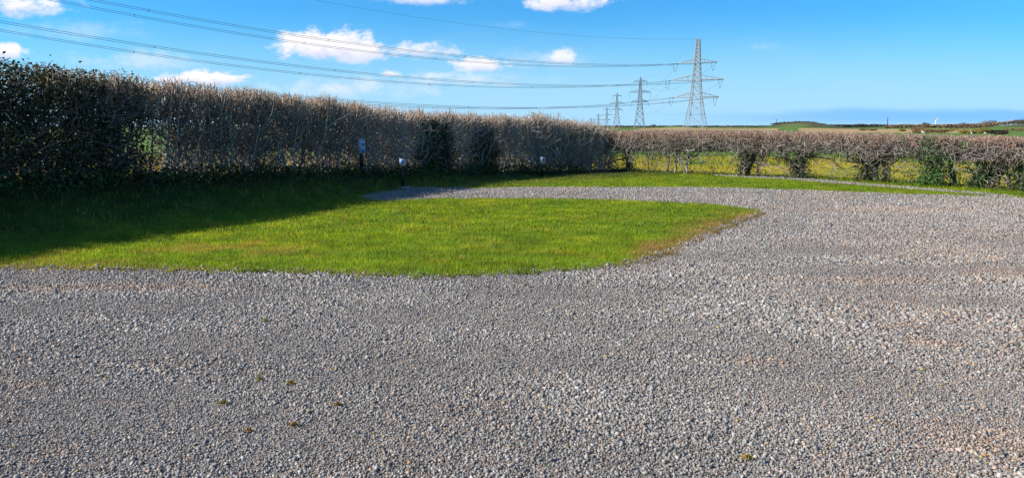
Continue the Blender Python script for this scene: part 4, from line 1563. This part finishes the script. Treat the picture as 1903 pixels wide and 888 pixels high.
lv = lambda P, ax, hl, z: np.array([P[0] + ax[0] * hl, P[1] + ax[1] * hl, z])
ax0 = np.array([-(u01[1]), u01[0]]); ax0 = ax0 * (1 if ax0 @ bis > 0 else -1)
ax2 = np.array([math.cos(rz2), math.sin(rz2)])
Z0 = [20.2, 30.3, 41.3]; HL0 = [7.7, 9.6, 6.3]
nm3 = ['lowest', 'middle', 'topmost']
GW = 'power lines from the largest pylon to the left'
GW2 = 'power lines between the pylons'
for k in range(3):
    z1, h1, _ = ARMS1[k]
    for sgn, sd_ in ((-1, 'far'), (1, 'near')):
        p1 = lv(P1, bis, sgn * h1, z1 - 0.3)
        e0 = p1 + np.array([u01[0], u01[1], -0.12]) * 4.2
        e2 = p1 + np.array([u12[0], u12[1], -0.12]) * 4.2
        span('power_line', f'{nm3[k]} pair of wires from the {sd_} arm of the largest pylon to the left edge', e0, lv(P0, ax0, sgn * HL0[k], Z0[k]), 9.0, 0.055, True, GW)
        z2, h2, _ = ARMS2[k]
        q2 = lv(P2, ax2, sgn * h2, z2 - 4.2)
        span('power_line', f'faint {nm3[k]} wire from the largest pylon to the second, {sd_} side', e2, q2, 8.0, 0.05, False, GW2, False, 24)
        span('power_line', f'faint {nm3[k]} wire from the second pylon to the third, {sd_} side', q2, lv(P3, ax2, sgn * h2, z2 - 4.2), 8.0, 0.05, False, GW2, False, 20)
span('earth_wire', 'single thin wire from the peak of the largest pylon across the upper sky', (P1[0], P1[1], 45.5), (P0[0], P0[1], 56.0), 9.0, 0.035, False, GW)
span('earth_wire', 'single thin wire joining the peaks of the two largest pylons', (P1[0], P1[1], 45.5), (P2[0], P2[1], 46.4), 5.5, 0.04, False, GW2, False, 24)


# ------------------------------------------------------------------ distance: hedges, trees, bushes, poles, turbines
def blob_bush(name, label, cat, px, depth, wid, hgt, palette, n, leaf, seed, group=None, trunk=False, z0=None):
    r = np.random.default_rng(seed)
    x = at_depth(px, depth)
    gz = float(far_height(np.array([x]), np.array([depth]))[0] + ground_z(x, depth) * (depth < 60)) - 0.1 if z0 is None else z0
    o = tag(empty(name, (x, depth, gz)), label, cat, group)
    nb = 6
    bc = np.stack([r.uniform(-0.34, 0.34, nb) * wid, r.uniform(-0.34, 0.34, nb) * wid, r.uniform(0.35, 0.72, nb) * hgt], -1)
    k = r.integers(0, nb, n)
    v = r.normal(size=(n, 3)); v /= np.linalg.norm(v, axis=1, keepdims=True)
    P = bc[k] + v * (r.random((n, 1)) ** 0.5) * np.array([wid * 0.3, wid * 0.3, hgt * 0.36])
    P[:, 2] = np.abs(P[:, 2])
    pal = np.asarray(palette)
    c = pal[r.integers(0, len(pal), n)] * r.uniform(0.7, 1.3, (n, 1))
    V, F = leaves(P + np.array([x, depth, gz]), leaf * r.uniform(0.6, 1.4, n), 0.3, r)
    mesh_obj('crown' if trunk else 'foliage', V, F, M_LEAF, o, np.repeat(c, 4, axis=0))
    if trunk:
        V, F = tubes(np.array([(x, depth, gz - 0.2)]), np.array([(x, depth, gz + hgt * 0.6)]), hgt * 0.035, hgt * 0.015, 6)
        mesh_obj('trunk', V, F, M_WOOD, o)
    return o


def hedge_row(name, label, a, b, h, wd, n, leaf, palette, seed, kind=None):
    r = np.random.default_rng(seed)
    a, b = np.array(a, float), np.array(b, float)
    t = r.random(n)
    d = b - a
    L = np.hypot(*d)
    nrm = np.array([-d[1], d[0]]) / L
    q = a + d * t[:, None] + nrm * (r.normal(0, wd * 0.3, (n, 1)))
    prof = h * (0.6 + 0.75 * fbm(t * L / h, t * 0, 0.55, seed, 3))
    z = prof * np.sqrt(r.random(n)) + (far_height(q[:, 0], q[:, 1]) if a[1] > 100 else 0) - 0.05
    V, F = leaves(np.concatenate([q, z[:, None]], 1), leaf * r.uniform(0.6, 1.4, n), 0.2, r)
    pal = np.asarray(palette)
    c = pal[r.integers(0, len(pal), n)] * r.uniform(0.7, 1.3, (n, 1))
    o = mesh_obj(name, V, F, M_LEAF, colour=np.repeat(c, 4, axis=0))
    return tag(o, label, 'hedge' if kind is None else 'woodland', kind=kind)


DARKWOOD = [(0.05, 0.065, 0.05), (0.07, 0.07, 0.05), (0.065, 0.06, 0.05)]
REDWOOD = [(0.24, 0.15, 0.10), (0.19, 0.14, 0.09), (0.28, 0.18, 0.10)]
hedge_row('field_hedge', 'dark low hedge across the field seen through the far hedge', (at_depth(1060, 50), 50), (at_depth(1352, 47.5), 47.5), 0.42, 0.8, 9000, 0.12, [(0.06, 0.045, 0.05), (0.05, 0.045, 0.035)], 401)
hedge_row('woodland', 'dark line of trees along the horizon between the scrubby hill and the brown wood', (at_depth(1508, 1000), 1000), (at_depth(1640, 1000), 1000), 3.4, 18, 5000, 2.0, DARKWOOD, 402, 'stuff')
hedge_row('woodland', 'low brown bare wood along the horizon at the right', (at_depth(1640, 640), 640), (at_depth(1960, 560), 560), 2.6, 14, 9000, 1.2, REDWOOD, 403, 'stuff')
hedge_row('woodland', 'thin dark tree line along the horizon under the smaller pylons', (at_depth(1060, 1100), 1100), (at_depth(1420, 1200), 1200), 2.2, 16, 5000, 1.8, DARKWOOD, 404, 'stuff')
hedge_row('woodland', 'dark scrub on the crest of the round hill', (at_depth(1432, 735), 735), (at_depth(1522, 735), 735), 2.0, 20, 2600, 1.1, DARKWOOD, 405, 'stuff')
GORSE = [(0.26, 0.20, 0.04), (0.20, 0.13, 0.05), (0.32, 0.25, 0.04)]
BRAMB = [(0.24, 0.13, 0.07), (0.17, 0.11, 0.07), (0.22, 0.15, 0.08)]
rb = np.random.default_rng(77)
SPOTS = [(1668, 250, 6, 0.9, 0, 'low brown bush at the left end of the stubble field'), (1694, 235, 9, 1.7, 1, 'rounded grey brown bush breaking the stubble field'),
         (1706, 190, 7, 0.8, 1, 'rusty bramble patch below the rounded bush'), (1722, 200, 9, 1.1, 0, 'yellow brown gorse bush between two bramble patches'),
         (1740, 185, 8, 1.0, 1, 'rusty bramble patch at the right end of the stubble field'), (1755, 260, 10, 1.0, 0, 'pale gorse bush along the stubble edge'),
         (1788, 200, 6, 0.9, 0, 'small gorse bush left of the stony mound'), (1800, 165, 7, 1.1, 0, 'gorse bush with yellow flowers on the stony mound, left side'),
         (1818, 175, 8, 1.4, 0, 'tallest gorse bush with yellow flowers on the stony mound'), (1838, 150, 7, 1.0, 2, 'dark purple bramble heap right of the gorse mound'),
         (1852, 148, 5, 0.7, 2, 'small dark bush at the right foot of the gorse mound'), (1880, 240, 12, 1.3, 1, 'brown bush at the right edge of the pasture'),
         (1600, 300, 7, 0.8, 1, 'small brown bush alone on the tan field'), (1615, 290, 5, 0.7, 1, 'smaller brown bush beside the lone one on the tan field')]
for i, (px, dp, wd, ht, kd, lb) in enumerate(SPOTS):
    blob_bush('gorse_bush' if kd == 0 else 'bramble_bush', lb, 'bush', px, dp, wd * 0.62, ht, [GORSE, BRAMB, [(0.05, 0.03, 0.04), (0.06, 0.05, 0.03)]][kd], 900, 0.30, 500 + i, 'bushes in the far pasture')
for i, (px, dp, wd, ht, lb) in enumerate([(1786, 560, 9, 4.2, 'bare brown tree rising above the brown wood, middle of the right horizon'), (1822, 560, 11, 5.4, 'tallest round brown tree on the right horizon'),
                                          (1836, 620, 8, 5.6, 'dark wind shaped tree beside the tallest brown tree'), (1885, 520, 14, 5.2, 'broad grey tree near the right edge of the horizon'),
                                          (1711, 640, 6, 4.6, 'small dark tree left of the wind turbine on the horizon'), (1210, 1050, 8, 5.5, 'small dark tree on the horizon left of the largest pylon')]):
    blob_bush('distant_tree', lb, 'tree', px, dp, wd, ht, REDWOOD if i in (0, 1) else DARKWOOD, 700, 0.55, 540 + i, 'trees on the horizon', True)
# pale stones on the mound
for i, (px, dp, sz, lb) in enumerate([(1708, 178, 1.0, 'white boulder in front of the bramble patch'), (1822, 160, 0.9, 'white boulder at the foot of the tallest gorse bush'), (1797, 158, 0.6, 'small white boulder left of the gorse mound'),
                                      (1868, 175, 0.9, 'pale boulder in the grass right of the dark bramble heap')]):
    r = np.random.default_rng(600 + i)
    x = at_depth(px, dp)
    V, F, C = stones(np.array([x]), np.array([dp]), np.array([sz * 0.5]), np.array([[0.45, 0.43, 0.38]]), r)
    V[:, 2] += float(far_height(np.array([x]), np.array([dp]))[0])
    tag(mesh_obj('boulder', V, F, M_STONE, colour=C), lb, 'boulder', 'pale boulders in the far pasture')


def utility_pole(px, depth, h, label, arms):
    x = at_depth(px, depth)
    gz = float(far_height(np.array([x]), np.array([depth]))[0])
    o = tag(empty('utility_pole', (x, depth, gz)), label, 'pole', 'wooden poles in the distance')
    V, F = tubes(np.array([(x, depth, gz - 0.3)]), np.array([(x, depth, gz + h)]), 0.22, 0.17, 8)
    mesh_obj('pole', V, F, M_BLACKPOST, o)
    if arms:
        V, F = box((x, depth - 0.25, gz + h - 0.5), (2.4, 0.16, 0.2))
        mesh_obj('cross_arm', V, F, M_BLACKPOST, o)
        for k in (-1, 0, 1):
            V, F = rod((x + k * 1.0, depth - 0.25, gz + h - 0.4), (x + k * 1.0, depth - 0.25, gz + h + 0.05), 0.09)
            mesh_obj('insulator', V, F, M_GLASSINS, o)


utility_pole(1641, 430, 6.6, 'tall plain wooden pole standing in the tan field', False)
utility_pole(1437, 720, 5.2, 'small wooden pole with a cross arm on the shoulder of the round hill', True)
utility_pole(1901, 420, 8.6, 'dark wooden pole cut by the right edge of the picture', True)


def turbine(px, depth, hub, blade, label, phase):
    x = at_depth(px, depth)
    o = tag(empty('wind_turbine', (x, depth, 0)), label, 'wind turbine', 'white wind turbines on the horizon')
    V, F = tubes(np.array([(x, depth, 0)]), np.array([(x, depth, hub)]), hub * 0.04, hub * 0.028, 10)
    mesh_obj('tower', V, F, M_TURB, o)
    V, F = box((x, depth, hub + 0.6), (hub * 0.06, hub * 0.16, hub * 0.06))
    mesh_obj('nacelle', V, F, M_TURB, o)
    for k in range(3):
        a = phase + k * 2 * math.pi / 3
        d = np.array([math.sin(a), 0, math.cos(a)])
        c = np.array([x, depth - hub * 0.10, hub + 0.6])
        V, F = tubes(np.array([c, c + d * blade * 0.3]), np.array([c + d * blade * 0.3, c + d * blade]), [blade * 0.08, blade * 0.10], [blade * 0.10, blade * 0.04], 6)
        mesh_obj('blade', V, F, M_TURB, o)


turbine(1729, 2600, 23, 14, 'white three bladed wind turbine on the right horizon', math.radians(62))
turbine(1661, 3200, 12, 9, 'tiny white wind turbine low behind the dark tree line', math.radians(20))
